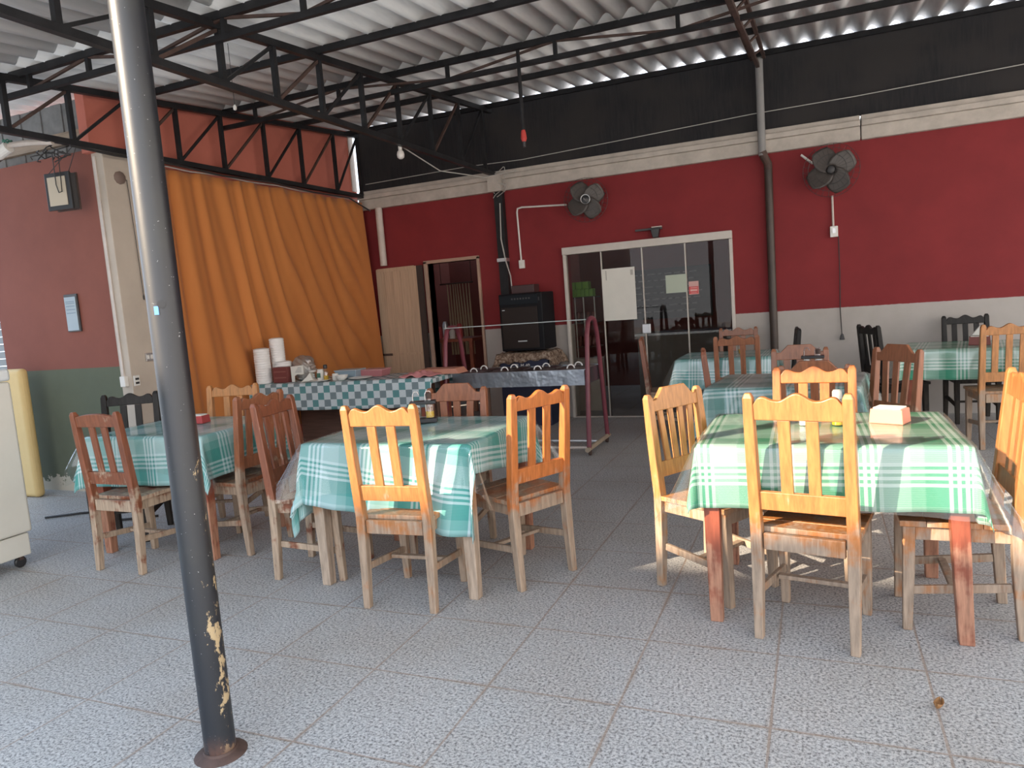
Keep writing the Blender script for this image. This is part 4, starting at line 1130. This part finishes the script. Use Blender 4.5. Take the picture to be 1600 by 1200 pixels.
# ---------------- on the left walls
t = thing('wall_notice', 'small framed blue grey notice on the salmon wall', 'notice', (-1.885, 1.66, 1.625))
obj('frame', B().box((0, 0, 0), (.165, .014, .33)), M['dark'], t, bevel=.003)
obj('sheet', B().box((-.004, -.009, -.006), (.14, .006, .295)), painted('blue_grey_sheet', (.36, .43, .48), .06, .6), t)
for z_ in (.10, .085, .06, .03, .0): obj('print_line', B().box((-.004, -.013, z_), (.11, .002, .006)), mat('notice_print', (.20, .26, .32), .8), t)
Mx = Matrix.Rotation(R(90), 3, 'Y')
o = auto(obj('round_cover', B().lathe([(.055, 0), (.055, .012), (.045, .02), (.012, .022)], n=10, M=Mx), painted('brown_plate', (.17, .12, .10), .2))); o.location = (-1.27, 1.80, 2.73); tag(o, 'brown round junction cover on the off white pillar', 'junction cover')
t = thing('power_outlet', 'white outlet with dark sockets low on the off white pillar', 'outlet', (-1.345, 1.645, 1.0))
obj('box', B().box((0, 0, 0), (.06, .04, .09)), M['white'], t, bevel=.004)
t = thing('power_outlet', 'outlet plate with dark sockets on the pillar face beside the lower box', 'outlet', (-1.262, 1.70, 1.0))
obj('plate', B().box((0, 0, 0), (.014, .055, .09)), M['white'], t, bevel=.002)
for z_ in (-.02, .015): obj('socket', B().box((.008, 0, z_), (.004, .035, .018)), M['black'], t)
t = thing('light_switch', 'grey double switch on the pillar just left of the steel pole', 'switch', (-1.262, 1.86, 1.19))
obj('plate', B().box((0, 0, 0), (.014, .075, .07)), M['silver'], t, bevel=.002)
for y_ in (-.018, .018): obj('rocker', B().box((.008, y_, 0), (.006, .02, .035)), M['white'], t)
t = thing('pull_cord', 'thin dark pull cord hanging on the off white pillar', 'cord', (-1.258, 1.86, 0))
obj('cord', B().path([(0, 0, 2.72), (.004, .01, 2.2), (0, .02, 1.72)], .003, 5), M['cable'], t)
obj('bead', B().lathe([(.003, 1.74), (.007, 1.72), (.006, 1.695), (.002, 1.69)], (0, .02, 0), 10), M['cable'], t)

# ---------------- freezer at the left edge, foam sheet, cable, leaf
t = thing('freezer', 'cream white freezer on casters cut by the left edge of the photo', 'freezer', (-.43, .115, 0))
obj('cabinet', B().span((-.75, -.62, .22), (0, 0, 1.17)), M['cream'], t, bevel=.018, seg=3)
obj('plinth', B().span((-.73, -.60, .075), (-.015, -.02, .215)), M['cream'], t, bevel=.008)
obj('lid', B().span((-.75, -.62, 1.175), (0.004, .004, 1.25)), mat('pale_lid', (.60, .62, .62), .35), t, bevel=.02, seg=3)
for x_, y_ in ((-.06, -.07), (-.68, -.07), (-.06, -.55), (-.68, -.55)):
    c_ = auto(obj('caster', B().lathe([(.03, -.012), (.036, -.006), (.036, .006), (.03, .012)], (x_, y_, .036), 16, Mx), M['black'], t))
    obj('caster_fork', B().span((x_ - .02, y_ - .012, .05), (x_ + .02, y_ + .012, .078)), M['rust'], t)
o = obj('foam_board', B().span((-.24, -.045, 0), (.17, .045, 1.17)), M['yellow'], bevel=.04, seg=4); o.location = (-2.50, 1.45, 0)
tag(o, 'yellowed rounded board standing against the green wall behind the freezer', 'board')
o = obj('power_cable', B().path([(-1.5, .90, .012), (-1.3, 1.05, .012), (-1.12, 1.14, .012), (-.98, 1.12, .012), (-.88, 1.00, .012), (-.72, .97, .012), (-.50, 1.10, .012)], .009, 8), M['cable'], smooth=True); tag(o, 'black power cable lying on the floor behind the freezer', 'cable')
bm = bmesh.new(); bmesh.ops.create_grid(bm, x_segments=10, y_segments=6, size=1)
for v in bm.verts:
    x_, y_ = v.co.x, v.co.y
    w_ = math.sqrt(max(0, 1 - x_ * x_)) * .9 + .1
    v.co = Vector((x_ * .026, y_ * .014 * w_, .006 + .016 * y_ * y_ + .008 * x_ * x_))
o = obj('dry_leaf', bm, mat('dry_brown_leaf', (.26, .12, .04), .7), smooth=True, solid=.0015); o.location = (4.505, -.249, .001); o.rotation_euler = (0, 0, R(70)); tag(o, 'curled dry brown leaf on the floor tiles at the lower right', 'leaf')
